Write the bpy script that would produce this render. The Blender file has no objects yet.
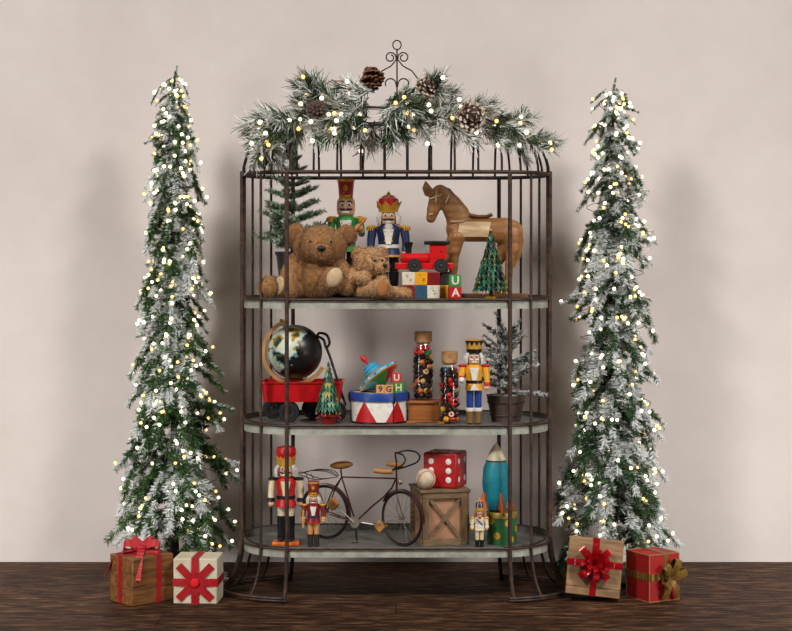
import bpy, bmesh, math, random
from mathutils import Vector, Matrix, Euler, noise
rnd = random.Random(11)
PI = math.pi
scene = bpy.context.scene
COL = scene.collection
V = Vector

# ---------------------------------------------------------------- camera-derived measures
CZ, HOR, CD, FPX = 1.056, 265.0, 5.0, 1600.0     # camera height, horizon row, distance to shelf front, focal px
def S(y): return FPX / (CD + y)                  # pixels per metre at depth y
def W(px, y): return (px - 396.0) / S(y)
def Z(py, y): return CZ - (py - HOR) / S(y)

# ---------------------------------------------------------------- materials
def lin(c):
    c = c / 255.0
    return c / 12.92 if c <= 0.04045 else ((c + 0.055) / 1.055) ** 2.4
def L3(c): return (lin(c[0]), lin(c[1]), lin(c[2]), 1.0)
MATS = {}
def mat(name, c, rough=0.5, metal=0.0, c2=None, scale=30.0, bump=0.0, stretch=(1, 1, 1), spec=0.5, emit=0.0, coat=0.0, lo=0.35, hi=0.7, sheen=0.0):
    """procedural principled material: two colours mixed by (stretched) noise, optional bump"""
    if name in MATS: return MATS[name]
    m = bpy.data.materials.new(name); m.use_nodes = True
    nt = m.node_tree; b = nt.nodes['Principled BSDF']
    b.inputs['Roughness'].default_value = rough
    b.inputs['Metallic'].default_value = metal
    b.inputs['Specular IOR Level'].default_value = spec
    b.inputs['Coat Weight'].default_value = coat
    b.inputs['Sheen Weight'].default_value = sheen
    b.inputs['Base Color'].default_value = L3(c)
    m.diffuse_color = L3(c)
    if emit:
        b.inputs['Emission Color'].default_value = L3(c); b.inputs['Emission Strength'].default_value = emit
    if c2 or bump:
        tc = nt.nodes.new('ShaderNodeTexCoord'); mp = nt.nodes.new('ShaderNodeMapping')
        mp.inputs['Scale'].default_value = stretch
        nt.links.new(tc.outputs['Object'], mp.inputs['Vector'])
        n = nt.nodes.new('ShaderNodeTexNoise'); n.inputs['Scale'].default_value = scale
        n.inputs['Detail'].default_value = 6.0; n.inputs['Roughness'].default_value = 0.65
        nt.links.new(mp.outputs['Vector'], n.inputs['Vector'])
        if c2:
            r = nt.nodes.new('ShaderNodeValToRGB')
            r.color_ramp.elements[0].position = lo; r.color_ramp.elements[0].color = L3(c)
            r.color_ramp.elements[1].position = hi; r.color_ramp.elements[1].color = L3(c2)
            nt.links.new(n.outputs['Fac'], r.inputs['Fac']); nt.links.new(r.outputs['Color'], b.inputs['Base Color'])
        if bump:
            bp = nt.nodes.new('ShaderNodeBump'); bp.inputs['Strength'].default_value = bump; bp.inputs['Distance'].default_value = 0.004
            nt.links.new(n.outputs['Fac'], bp.inputs['Height']); nt.links.new(bp.outputs['Normal'], b.inputs['Normal'])
    MATS[name] = m
    return m
def paint(name, c, rough=0.38): return mat('paint_' + name, c, rough, c2=tuple(int(v * .72) for v in c), scale=60, lo=.52, hi=.8)
def wood(name, c, c2, axis='x', scale=9.0, rough=0.55, bump=.25):
    st = {'x': (.9, 7, 7), 'y': (7, .9, 7), 'z': (7, 7, .9)}[axis]
    return mat('wood_' + name, c, rough, c2=c2, scale=scale, stretch=st, bump=bump, lo=.3, hi=.72)

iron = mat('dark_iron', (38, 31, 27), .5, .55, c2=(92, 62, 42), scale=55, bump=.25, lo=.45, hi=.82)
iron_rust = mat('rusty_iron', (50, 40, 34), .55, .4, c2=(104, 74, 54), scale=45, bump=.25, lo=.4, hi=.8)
galv = mat('galvanised_metal', (188, 188, 172), .5, .15, c2=(128, 130, 118), scale=26, bump=.12, lo=.35, hi=.75)
galv_in = mat('galvanised_tray_inside', (122, 122, 114), .5, .3, c2=(84, 82, 76), scale=18, bump=.12)
black = mat('black_paint', (18, 17, 17), .35)
rubber = mat('black_rubber', (16, 15, 15), .6)
chrome = mat('worn_steel', (160, 152, 140), .35, .8)
gold = mat('gold_paint', (222, 168, 62), .35, .2, c2=(164, 112, 36), scale=80, lo=.45, hi=.8)
red = paint('red', (196, 22, 24)); dred = paint('dark_red', (128, 20, 24)); white = paint('white', (232, 226, 212))
cream = paint('cream', (226, 208, 170)); green = paint('green', (46, 140, 62)); dgreen = paint('dark_green', (18, 92, 58))
blue = paint('blue', (32, 66, 140)); navy = paint('navy', (34, 48, 84)); yellow = paint('yellow', (232, 164, 30))
orange = paint('orange', (226, 108, 34)); teal = paint('teal', (22, 146, 162)); lblue = paint('light_blue', (70, 170, 206))
skin = paint('skin', (226, 178, 136)); blockwhite = paint('block_white', (222, 210, 188)); blockblue = paint('block_blue', (52, 84, 104))
hairw = mat('white_fur_hair', (228, 222, 210), .9, c2=(180, 174, 164), scale=90, bump=.5)

# ---------------------------------------------------------------- mesh builder
class MB:
    def __init__(s): s.v = []; s.f = []; s.mi = []
    def add(s, vs, fs, mi=0, M=None):
        o = len(s.v)
        for p in vs:
            p = V(p)
            s.v.append(M @ p if M else p)
        for f in fs: s.f.append([i + o for i in f]); s.mi.append(mi)
    def box(s, c, d, M=None, mi=0, rz=0, taper=1.0):
        x, y, z = d[0] / 2, d[1] / 2, d[2] / 2; t = taper
        vs = [(-x, -y, -z), (x, -y, -z), (x, y, -z), (-x, y, -z), (-x * t, -y * t, z), (x * t, -y * t, z), (x * t, y * t, z), (-x * t, y * t, z)]
        T = Matrix.Translation(c) @ Matrix.Rotation(rz, 4, 'Z')
        if M: T = M @ T
        s.add(vs, [(0, 3, 2, 1), (4, 5, 6, 7), (0, 1, 5, 4), (1, 2, 6, 5), (2, 3, 7, 6), (3, 0, 4, 7)], mi, T)
    def lathe(s, prof, seg=24, M=None, mi=0, mis=None, sx=1, sy=1):
        vs = []; fs = []; n = len(prof)
        for (r, z) in prof:
            for k in range(seg):
                a = 2 * PI * k / seg; vs.append((r * math.cos(a) * sx, r * math.sin(a) * sy, z))
        o = len(s.v)
        s.add(vs, [], 0, M)
        for i in range(n - 1):
            for k in range(seg):
                k2 = (k + 1) % seg
                s.f.append([o + i * seg + k, o + i * seg + k2, o + (i + 1) * seg + k2, o + (i + 1) * seg + k]); s.mi.append(mis[i] if mis else mi)
        if prof[0][0] > 1e-5: s.f.append([o + k for k in range(seg)][::-1]); s.mi.append(mis[0] if mis else mi)
        if prof[-1][0] > 1e-5: s.f.append([o + (n - 1) * seg + k for k in range(seg)]); s.mi.append(mis[-1] if mis else mi)
    def curve(s, pts, r, seg=8, **k):
        """tube along a Catmull-Rom curve through the points"""
        pts = [V(p) for p in pts]; out = []
        for i in range(len(pts) - 1):
            a, b, c, d = pts[max(i - 1, 0)], pts[i], pts[i + 1], pts[min(i + 2, len(pts) - 1)]
            for q in range(5):
                t = q / 5; out.append(.5 * (2 * b + (c - a) * t + (2 * a - 5 * b + 4 * c - d) * t * t + (3 * b - a - 3 * c + d) * t ** 3))
        s.tube(out + [pts[-1]], r, seg, **k)
    def cyl(s, p0, p1, r0, r1=None, seg=16, mi=0):
        s.tube([p0, p1], [r0, r0 if r1 is None else r1], seg, mi=mi)
    def tube(s, pts, r, seg=8, closed=False, mi=0, flat=None, M=None):
        pts = [V(p) for p in pts]; n = len(pts)
        rr = r if isinstance(r, (list, tuple)) else [r] * n
        o = len(s.v); up = None; vs = []
        for i, p in enumerate(pts):
            if closed: t = pts[(i + 1) % n] - pts[i - 1]
            else: t = pts[min(i + 1, n - 1)] - pts[max(i - 1, 0)]
            if t.length < 1e-9: t = V((0, 0, 1))
            t.normalize()
            if up is None:
                up = V((0, 1, 0)) if abs(t.y) < .9 else V((1, 0, 0))
            u = up - t * up.dot(t)
            if u.length < 1e-6: u = t.orthogonal()
            u.normalize(); w = t.cross(u); up = u
            for k in range(seg):
                a = 2 * PI * k / seg
                fu, fw = flat if flat else (1, 1)
                vs.append(p + u * (math.cos(a) * rr[i] * fu) + w * (math.sin(a) * rr[i] * fw))
        s.add(vs, [], 0, M)
        for i in range(n if closed else n - 1):
            j = (i + 1) % n
            for k in range(seg):
                k2 = (k + 1) % seg
                s.f.append([o + i * seg + k, o + j * seg + k, o + j * seg + k2, o + i * seg + k2][::-1]); s.mi.append(mi)
        if not closed:
            s.f.append([o + k for k in range(seg)]); s.mi.append(mi)
            s.f.append([o + (n - 1) * seg + k for k in range(seg)][::-1]); s.mi.append(mi)
    def ell(s, c, r, seg=20, rings=12, M=None, mi=0, rot=None, fn=None):
        if not isinstance(r, (list, tuple)): r = (r, r, r)
        T = Matrix.Translation(c)
        if rot: T = T @ Euler(rot).to_matrix().to_4x4()
        if M: T = M @ T
        vs = [(0, 0, -1)]
        for i in range(1, rings):
            a = -PI / 2 + PI * i / rings
            for k in range(seg):
                b = 2 * PI * k / seg; vs.append((math.cos(a) * math.cos(b), math.cos(a) * math.sin(b), math.sin(a)))
        vs.append((0, 0, 1))
        if fn: vs = [V(p) * fn(V(p)) for p in vs]
        vs = [(p[0] * r[0], p[1] * r[1], p[2] * r[2]) for p in vs]
        fs = []; top = len(vs) - 1
        for k in range(seg):
            k2 = (k + 1) % seg
            fs.append((0, 1 + k2, 1 + k)); fs.append((top, 1 + (rings - 2) * seg + k, 1 + (rings - 2) * seg + k2))
            for i in range(rings - 2):
                a0 = 1 + i * seg; a1 = a0 + seg
                fs.append((a0 + k, a0 + k2, a1 + k2, a1 + k))
        s.add(vs, fs, mi, T)
    def prism(s, out, d0, d1, M=None, mi=0):
        """outline in x,z extruded along y from d0 to d1"""
        n = len(out); vs = [(x, d0, z) for x, z in out] + [(x, d1, z) for x, z in out]
        fs = [tuple(range(n)), tuple(range(2 * n - 1, n - 1, -1))]
        for i in range(n):
            j = (i + 1) % n; fs.append((j, i, n + i, n + j))
        s.add(vs, fs, mi, M)
    def ribbon(s, pts, wdir, w, th=.0012, mi=0, M=None):
        """flat band of width w along pts; wdir = width direction (vector or list)"""
        pts = [V(p) for p in pts]; n = len(pts); vs = []
        for i, p in enumerate(pts):
            t = (pts[min(i + 1, n - 1)] - pts[max(i - 1, 0)]).normalized()
            wd = V(wdir[i] if isinstance(wdir, list) else wdir).normalized(); nn = t.cross(wd).normalized() * (th / 2)
            for q in (wd * w / 2 + nn, wd * w / 2 - nn, -wd * w / 2 - nn, -wd * w / 2 + nn): vs.append(p + q)
        fs = []
        for i in range(n - 1):
            for k in range(4):
                k2 = (k + 1) % 4; fs.append((i * 4 + k, i * 4 + k2, i * 4 + 4 + k2, i * 4 + 4 + k))
        fs.append((3, 2, 1, 0)); e = (n - 1) * 4; fs.append((e, e + 1, e + 2, e + 3))
        s.add(vs, fs, mi, M)
    def mesh(s, name, mats, smooth=38):
        me = bpy.data.meshes.new(name)
        me.from_pydata([tuple(p) for p in s.v], [], s.f)
        for m in (mats if isinstance(mats, (list, tuple)) else [mats]): me.materials.append(m)
        me.polygons.foreach_set('material_index', s.mi)
        if smooth is not None:
            me.polygons.foreach_set('use_smooth', [True] * len(s.f))
            me.update(); me.set_sharp_from_angle(angle=math.radians(smooth))
        me.update()
        return me
    def build(s, name, mats, parent=None, smooth=38, bevel=0, loc=None, rot=None, sub=0, remesh=0):
        o = bpy.data.objects.new(name, s.mesh(name, mats, None if remesh else smooth))
        COL.objects.link(o)
        if parent: o.parent = parent
        if loc: o.location = loc
        if rot: o.rotation_euler = rot
        if remesh:
            m = o.modifiers.new('remesh', 'REMESH'); m.mode = 'VOXEL'; m.voxel_size = remesh; m.use_smooth_shade = True
            m = o.modifiers.new('smooth', 'SMOOTH'); m.factor = .5; m.iterations = 4
        if bevel:
            m = o.modifiers.new('bevel', 'BEVEL'); m.width = bevel; m.segments = 2; m.limit_method = 'ANGLE'; m.angle_limit = math.radians(50)
        if sub:
            m = o.modifiers.new('subsurf', 'SUBSURF'); m.levels = sub; m.render_levels = sub
        return o
def rotM(x=0, y=0, z=0, loc=(0, 0, 0)): return Matrix.Translation(loc) @ Euler((x, y, z)).to_matrix().to_4x4()
def thing(name, label, cat, loc=(0, 0, 0), rot=(0, 0, 0), group=None):
    o = bpy.data.objects.new(name, None); COL.objects.link(o)
    o.empty_display_size = .02
    o.location = loc; o.rotation_euler = rot if isinstance(rot, (tuple, list)) else (0, 0, rot)
    o['label'] = label; o['category'] = cat
    if group: o['group'] = group
    return o
def tag(o, label, cat, group=None):
    o['label'] = label; o['category'] = cat
    if group: o['group'] = group
    return o
def inst(name, me, parent, loc=(0, 0, 0), rot=None, M=None, scale=1.0):
    o = bpy.data.objects.new(name, me); COL.objects.link(o); o.parent = parent
    if M is not None: o.matrix_local = M
    else:
        o.location = loc
        if rot: o.rotation_euler = rot
        o.scale = (scale,) * 3
    return o
def letter(ch, size, material, parent, M, name='letter', extrude=.0006):
    cu = bpy.data.curves.new('letter', 'FONT'); cu.body = ch; cu.size = size; cu.align_x = 'CENTER'; cu.align_y = 'CENTER'
    cu.extrude = extrude; cu.offset = size * .02
    t = bpy.data.objects.new('letter_tmp', cu); COL.objects.link(t)
    bpy.context.view_layer.update()
    me = bpy.data.meshes.new_from_object(t.evaluated_get(bpy.context.evaluated_depsgraph_get()))
    bpy.data.objects.remove(t); me.materials.clear(); me.materials.append(material)
    o = bpy.data.objects.new(name, me); COL.objects.link(o); o.parent = parent; o.matrix_local = M
    return o
FRONT = Euler((PI / 2, 0, 0)).to_matrix().to_4x4()       # text plane facing -Y

# ---------------------------------------------------------------- setting
def structure(o): o['kind'] = 'structure'; return o
WALL_Y = .69
def wall_material():
    m = mat('plaster_wall', (216, 206, 199), .9, c2=(203, 192, 184), scale=2.2, bump=0, lo=.3, hi=.75)
    nt = m.node_tree; b = nt.nodes['Principled BSDF']
    tc = nt.nodes.new('ShaderNodeTexCoord'); n = nt.nodes.new('ShaderNodeTexNoise'); n.inputs['Scale'].default_value = 120; n.inputs['Detail'].default_value = 4
    nt.links.new(tc.outputs['Object'], n.inputs['Vector'])
    bp = nt.nodes.new('ShaderNodeBump'); bp.inputs['Strength'].default_value = .12; bp.inputs['Distance'].default_value = .002
    nt.links.new(n.outputs['Fac'], bp.inputs['Height']); nt.links.new(bp.outputs['Normal'], b.inputs['Normal'])
    return m
def floor_material():
    m = bpy.data.materials.new('dark_plank_floor'); m.use_nodes = True; nt = m.node_tree; b = nt.nodes['Principled BSDF']
    N = nt.nodes.new; L = nt.links.new
    tc = N('ShaderNodeTexCoord'); mp = N('ShaderNodeMapping'); mp.inputs['Scale'].default_value = (1.4, 8, 8); L(tc.outputs['Object'], mp.inputs['Vector'])
    n1 = N('ShaderNodeTexNoise'); n1.inputs['Scale'].default_value = 6.5; n1.inputs['Detail'].default_value = 9; n1.inputs['Roughness'].default_value = .7; n1.inputs['Distortion'].default_value = .6
    L(mp.outputs['Vector'], n1.inputs['Vector'])
    r = N('ShaderNodeValToRGB'); e = r.color_ramp.elements
    e[0].position = .34; e[0].color = L3((22, 14, 9)); e[1].position = .68; e[1].color = L3((146, 106, 76))
    x = e.new(.5); x.color = L3((70, 46, 31))
    L(n1.outputs['Fac'], r.inputs['Fac'])
    n2 = N('ShaderNodeTexNoise'); n2.inputs['Scale'].default_value = 2.3; n2.inputs['Detail'].default_value = 3; L(tc.outputs['Object'], n2.inputs['Vector'])
    r2 = N('ShaderNodeValToRGB'); r2.color_ramp.elements[0].position = .35; r2.color_ramp.elements[0].color = (.6, .58, .56, 1); r2.color_ramp.elements[1].position = .7; r2.color_ramp.elements[1].color = (1, 1, 1, 1)
    L(n2.outputs['Fac'], r2.inputs['Fac'])
    mx = N('ShaderNodeMix'); mx.data_type = 'RGBA'; mx.blend_type = 'MULTIPLY'; mx.inputs['Factor'].default_value = 1
    L(r.outputs['Color'], mx.inputs['A']); L(r2.outputs['Color'], mx.inputs['B'])
    br = N('ShaderNodeTexBrick'); br.inputs['Scale'].default_value = 1; br.inputs['Brick Width'].default_value = 1.9; br.inputs['Row Height'].default_value = .17
    br.inputs['Mortar Size'].default_value = .0022; br.inputs['Mortar Smooth'].default_value = .4; br.offset = .37
    br.inputs['Color1'].default_value = (1, 1, 1, 1); br.inputs['Color2'].default_value = (.8, .79, .78, 1); br.inputs['Mortar'].default_value = (.22, .2, .18, 1)
    L(tc.outputs['Object'], br.inputs['Vector'])
    mx2 = N('ShaderNodeMix'); mx2.data_type = 'RGBA'; mx2.blend_type = 'MULTIPLY'; mx2.inputs['Factor'].default_value = 1
    L(mx.outputs['Result'], mx2.inputs['A']); L(br.outputs['Color'], mx2.inputs['B']); L(mx2.outputs['Result'], b.inputs['Base Color'])
    b.inputs['Roughness'].default_value = .65; b.inputs['Specular IOR Level'].default_value = .15
    bp = N('ShaderNodeBump'); bp.inputs['Strength'].default_value = .5; bp.inputs['Distance'].default_value = .004
    L(n1.outputs['Fac'], bp.inputs['Height']); L(bp.outputs['Normal'], b.inputs['Normal'])
    return m
b = MB(); b.box((0, WALL_Y + .05, 1.3), (6, .1, 2.6)); structure(b.build('wall_back', wall_material(), smooth=None))
b = MB(); b.box((0, -1.9 + WALL_Y / 2 + .05, -.05), (6, 3.8 + WALL_Y, .1)); structure(b.build('floor', floor_material(), smooth=None))

# ---------------------------------------------------------------- display shelf
SH_A, SH_R, MID = .32, .175, .175
ZB, ZM, ZT, ZR = .172, .556, .950, 1.347
def endp(sg, phi, k=0.0): return V((sg * (SH_A + (SH_R + k) * math.cos(phi)), MID - (SH_R + k) * math.sin(phi), 0))
def stadium(k=0.0, n=14):
    pts = []
    for i in range(n + 1): pts.append(endp(1, PI / 2 - PI * i / n, k))
    for i in range(n + 1): pts.append(endp(-1, -PI / 2 + PI * i / n, k))
    return pts
rad = math.radians
shelf = thing('display_shelf', 'dark rusty birdcage-shaped metal shelf with domed top and three galvanised trays', 'shelf', (0, 0, 0))
def P(mb, name, m=iron, parent=None, **k): return mb.build(name, m, parent or shelf, **k)
for sg in (-1, 1):
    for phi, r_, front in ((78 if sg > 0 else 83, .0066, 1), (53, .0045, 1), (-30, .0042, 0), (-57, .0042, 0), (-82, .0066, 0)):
        p = endp(sg, rad(phi)); h = V((sg * (SH_A + .237 * math.cos(rad(phi))), MID - .185 * math.sin(rad(phi)), .006))
        pts = []
        for i in range(9):
            t = i / 8; e = t * t
            pts.append(V((h.x + (p.x - h.x) * (1 - (1 - t) ** 2), h.y + (p.y - h.y) * (1 - (1 - t) ** 2), .006 + .19 * e * .4 + .19 * t * .6)))
        for zz in (.4, .7, 1.0, ZR): pts.append(V((p.x, p.y, zz)))
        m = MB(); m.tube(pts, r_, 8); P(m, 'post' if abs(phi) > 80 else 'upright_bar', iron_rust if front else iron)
        if abs(phi) > 80:
            f = MB(); f.ell((h.x, h.y, .007), (.011, .011, .007)); f.cyl((h.x, h.y, 0), (h.x, h.y, .006), .007); P(f, 'foot', iron)
    # flat side post
    pts = []
    for i in range(9):
        t = i / 8; pts.append(V((sg * (SH_A + .237 + (SH_R - .237) * (1 - (1 - t) ** 2)), MID, .006 + .2 * (t * .6 + t * t * .4))))
    pts.append(V((sg * (SH_A + SH_R), MID, ZR + .012)))
    m = MB(); m.tube(pts, .0098, 4, flat=(.45, 1)); side = P(m, 'side_post', iron_rust, smooth=20)
    m = MB()
    for q in (.35, .62, .9, 1.12, 1.28): m.ell((sg * (SH_A + SH_R + .003), MID - .0035, q), (.003, .003, .003), 8, 6)
    m.build('rivet', iron, side)
    # floor hoop
    for k, zz in ((0, .008), (.006, .016)):
        m = MB(); m.tube([V((sg * (SH_A + (.237 + k) * math.cos(rad(a))), MID - (.185 + k * .3) * math.sin(rad(a)), zz)) for a in range(-83, 84, 5)], .0052, 8); P(m, 'base_hoop', iron_rust)
for zt, gh in ((ZB, .018), (ZM, .013), (ZT, .005)):
    tr = MB(); o = stadium(-.004); n = len(o)
    # plate (objects stand on its top at zt) with a skirt
    vs = [(p.x, p.y, zt) for p in o] + [(p.x, p.y, zt - .031) for p in o]; cen = [(p.x * .994, MID + (p.y - MID) * .985, zt - .031) for p in o] + [(p.x * .994, MID + (p.y - MID) * .985, zt - .004) for p in o]
    fs = [tuple(range(n))[::-1]]
    mi = [1]
    tr.add(vs, [tuple(range(n - 1, -1, -1))], 1)
    tr.add(vs + cen, [(i, n + i, n + (i + 1) % n, (i + 1) % n)[::-1] for i in range(n)] + [(n + i, 2 * n + i, 2 * n + (i + 1) % n, n + (i + 1) % n)[::-1] for i in range(n)] + [(2 * n + i, 3 * n + i, 3 * n + (i + 1) % n, 2 * n + (i + 1) % n)[::-1] for i in range(n)], 0)
    tr.add(cen, [tuple(range(n, 2 * n))], 0)
    t_ = P(tr, 'shelf_tray', [galv, galv_in], smooth=30)
    # gallery rim on ends and back
    a = [endp(1, rad(q), -.003) for q in range(84, -91, -6)] + [endp(-1, rad(q), -.003) for q in range(-90, 85, 6)]
    hh_ = [gh * min(1, max(.12, 1 - (q - 5) / 55)) for q in range(84, -91, -6)]; hh_ = hh_ + hh_[::-1]; g = MB(); n = len(a)
    vs = [(p.x, p.y, zt) for p in a] + [(p.x, p.y, zt + h) for p, h in zip(a, hh_)]; vs += [(x * .996, MID + (y - MID) * .99, z) for x, y, z in vs]
    g.add(vs, [f for i in range(n - 1) for f in ((i, i + 1, n + i + 1, n + i), (2 * n + i, 3 * n + i, 3 * n + i + 1, 2 * n + i + 1), (n + i, n + i + 1, 3 * n + i + 1, 3 * n + i))]); g.build('gallery_rim', galv_in, t_, smooth=60)
    g = MB(); g.tube([V((p.x, p.y, zt + h)) for p, h in zip(a, hh_)], .0032, 6); g.build('rim_wire', iron_rust, t_)
    g = MB(); g.tube([V((p.x, p.y, zt - .003)) for p in stadium(.0015)], .0036, 6, closed=True); g.build('edge_rod', iron_rust, t_)
m = MB(); m.tube([V((p.x, p.y, ZR)) for p in stadium(0)], .0062, 8, closed=True); P(m, 'dome_ring', iron_rust)
DH = .165
for k in range(10):
    x = (k - 4.5) * .0735
    m = MB(); m.tube([(x, MID - SH_R * math.cos(rad(a)), ZR + DH * math.sin(rad(a))) for a in range(0, 181, 9)], .0042, 6); P(m, 'dome_bar')
for sg in (-1, 1):
    for phi in (66, 42, 18, 0, -24, -48, -70):
        q = endp(sg, rad(phi)) - V((sg * SH_A, MID, 0))
        m = MB(); m.tube([V((sg * SH_A, MID, ZR)) + q * math.cos(rad(a)) + V((0, 0, DH * math.sin(rad(a)))) for a in range(0, 91, 9)], .0042, 6); P(m, 'dome_bar')
m = MB(); m.tube([(-SH_A - .01, MID, ZR + DH), (SH_A + .01, MID, ZR + DH)], .0065, 8); P(m, 'ridge_bar')
# finial with scrolls (front profile in x,z at mid depth)
fz = lambda py: Z(py, MID); fx = lambda px: W(px, MID)
fin = MB()
fin.tube([(fx(397), MID, fz(49)), (fx(397), MID, ZR + DH)], .0028, 6)
fin.tube([(fx(397 + 4.2 * math.cos(a)), MID, fz(45 - 4.6 * math.sin(a))) for a in [i * PI / 10 for i in range(20)]], .0022, 6, closed=True)
scrolls = []
def scr(pts, r=.0024):
    m = MB(); m.tube([(fx(px), MID, fz(py)) for px, py in pts], r, 6); scrolls.append(m)
def spiral(cx, cy, r0, a0, a1, r1, n=14): return [(cx + (r0 + (r1 - r0) * i / n) * math.cos(a0 + (a1 - a0) * i / n), cy + (r0 + (r1 - r0) * i / n) * math.sin(a0 + (a1 - a0) * i / n)) for i in range(n + 1)]
for sg in (-1, 1):
    c = 397 + sg * .5
    def mx(pts): return [(397 + (px - 397) * sg, py) for px, py in pts]
    scr(mx([(418, 79), (412, 71), (403, 66), (398, 60)] + spiral(403.5, 57.5, 5.6, PI, 3.6 * PI * .86 + PI * .35, 2.6)))
    scr(mx([(397.5, 87)] + spiral(404, 84, 6, PI, 2.15 * PI, 4.5)))
    # end scrolls half hidden by the garland
    scr(mx([(486, 128)] + spiral(497, 114, 7, PI * .75, PI * 2.6, 4.5)))
fo_ = P(fin, 'finial')
for m in scrolls: m.build('scroll', iron, fo_)
# ---------------------------------------------------------------- nutcrackers
def nutcracker(label, loc, H, rz, s):
    t = thing('nutcracker', label, 'nutcracker', loc, rz, 'wooden nutcracker figures')
    hh = s.get('hh', .2); B = H * (1 - hh); w = s.get('w', 1.0); hw = s.get('hw', 1.0)
    def P(mb, name, m, par=t, **k): return mb.build(name, m, par, **k)
    lx = .058 * B * w
    if s.get('base'):
        m = MB(); m.box((0, 0, .024 * B), (.34 * B, .24 * B, .048 * B)); P(m, 'base', s['base'], bevel=.003)
    z0 = .048 * B if s.get('base') else 0
    for sg in (-1, 1):
        m = MB(); m.lathe([(.044 * B * w, s.get('boot_h', .3) * B - .02 * B), (.048 * B * w, s.get('boot_h', .3) * B), (.054 * B * w, .5 * B)], 16, rotM(loc=(sg * lx, 0, 0))); leg = P(m, 'leg', s['pants'])
        m = MB(); bt = s.get('boot_h', .3) * B
        m.lathe([(.05 * B * w, z0 + .002), (.052 * B * w, z0 + .03 * B), (.048 * B * w, z0 + .1 * B), (.056 * B * w, bt), (.051 * B * w, bt + .004 * B)], 16, rotM(loc=(sg * lx, 0, 0)))
        m.ell((sg * lx, -.035 * B, z0 + .024 * B), (.046 * B * w, .075 * B, .024 * B), 14, 8)
        boot = m.build('boot', s['boots'], leg)
        if s.get('boot_cuff'):
            m = MB(); m.lathe([(.058 * B * w, bt - .02 * B), (.062 * B * w, bt), (.062 * B * w, bt + .025 * B), (.055 * B * w, bt + .03 * B)], 16, rotM(loc=(sg * lx, 0, 0))); m.build('boot_cuff', s['boot_cuff'], boot)
    # coat: skirt + torso
    m = MB(); m.lathe([(.118 * B * w, .475 * B), (.132 * B * w, .478 * B), (.126 * B * w, .52 * B), (.108 * B * w, .59 * B), (.112 * B * w, .68 * B), (.124 * B * w, .78 * B), (.105 * B * w, .835 * B), (.06 * B, .86 * B)], 22, sy=.82); coat = P(m, 'coat', s['coat'])
    m = MB(); m.lathe([(.112 * B * w, .575 * B), (.118 * B * w, .58 * B), (.118 * B * w, .615 * B), (.11 * B * w, .62 * B)], 22, sy=.84); m.build('belt', s.get('belt', black), coat)
    if s.get('trim'):
        m = MB(); m.lathe([(.12 * B * w, .474 * B), (.137 * B * w, .474 * B), (.135 * B * w, .498 * B), (.12 * B * w, .5 * B)], 22, sy=.83); m.build('coat_hem', s['trim'], coat)
    if s.get('front'):
        m = MB(); y = -.1 * B * w
        out = [(-.03 * B, .62 * B), (.03 * B, .62 * B), (.062 * B, .8 * B), (-.062 * B, .8 * B)]
        m.prism(out, y - .012 * B, y + .03 * B); m.build('shirt_front', s['front'], coat, bevel=.001)
    if s.get('front_low'):
        m = MB(); y = -.1 * B * w; m.prism([(-.06 * B, .485 * B), (.06 * B, .485 * B), (.015 * B, .57 * B), (-.015 * B, .57 * B)], y - .018 * B, y + .02 * B); m.build('apron', s['front_low'], coat)
    if s.get('buttons'):
        for bx in (-.04, .04):
            for q in range(3):
                m = MB(); m.ell((bx * B, -.104 * B * w, (.66 + .055 * q) * B), .013 * B, 8, 6); m.build('button', s['buttons'], coat)
    if s.get('sash'):
        m = MB(); m.ribbon([(-.085 * B, -.085 * B * w, .8 * B), (0, -.108 * B * w, .71 * B), (.08 * B, -.085 * B * w, .62 * B)], (.6, 0, .8), .035 * B, .006 * B); m.build('sash', s['sash'], coat)
    # arms
    for sg in (-1, 1):
        bend = s.get('bend', {}).get(sg)
        sh = V((sg * .165 * B * w, 0, .8 * B))
        if bend: el = V((sg * .185 * B * w, -.02 * B, .66 * B)); wr = el + V((sg * bend[0] * B, -.11 * B, bend[1] * B))
        else: el = V((sg * .183 * B * w, -.012 * B, .67 * B)); wr = V((sg * .186 * B * w, -.03 * B, .545 * B))
        m = MB(); m.tube([sh, sh.lerp(el, .5), el, el.lerp(wr, .5), wr], [.046 * B * w, .048 * B * w, .043 * B * w, .042 * B * w, .04 * B * w], 14); m.ell(sh, .046 * B * w, 14, 8); arm = P(m, 'arm', s['sleeve'])
        d = (wr - el).normalized()
        m = MB(); m.cyl(wr - d * .045 * B, wr, .046 * B * w, .05 * B * w, 14); m.build('cuff', s.get('cuff', black), arm)
        m = MB(); m.ell(wr + d * .03 * B, (.034 * B, .036 * B, .04 * B), 12, 8); m.ell(wr + d * .025 * B + V((-sg * .028 * B, -.015 * B, 0)), (.014 * B, .014 * B, .026 * B), 8, 6); m.build('hand', s.get('hand', skin), arm)
        if s.get('hold', {}).get(sg):
            k = s['hold'][sg]; hp = wr + d * .03 * B
            m = MB()
            if k[0] == 'baton': m.cyl(hp + V((0, -.03 * B, -.05 * B)), hp + V((.02 * B * sg, -.05 * B, .2 * B)), .014 * B, .018 * B, 8)
            elif k[0] == 'stick': m.cyl(hp + V((-.06 * B, -.04 * B, -.06 * B)), hp + V((.08 * B, -.05 * B, .1 * B)), .012 * B, .012 * B, 8)
            elif k[0] == 'sword': m.cyl(hp + V((0, -.03 * B, -.14 * B)), hp + V((0, -.03 * B, .22 * B)), .02 * B, .022 * B, 8)
            else: m.ell(hp + V((0, -.045 * B, 0)), .045 * B, 14, 10)
            m.build(k[0] if k[0] != 'ball' else 'bell', k[1], arm)
        m = MB(); m.ell((sg * .163 * B * w, 0, .825 * B), (.066 * B * w, .06 * B, .024 * B), 16, 8)
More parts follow.
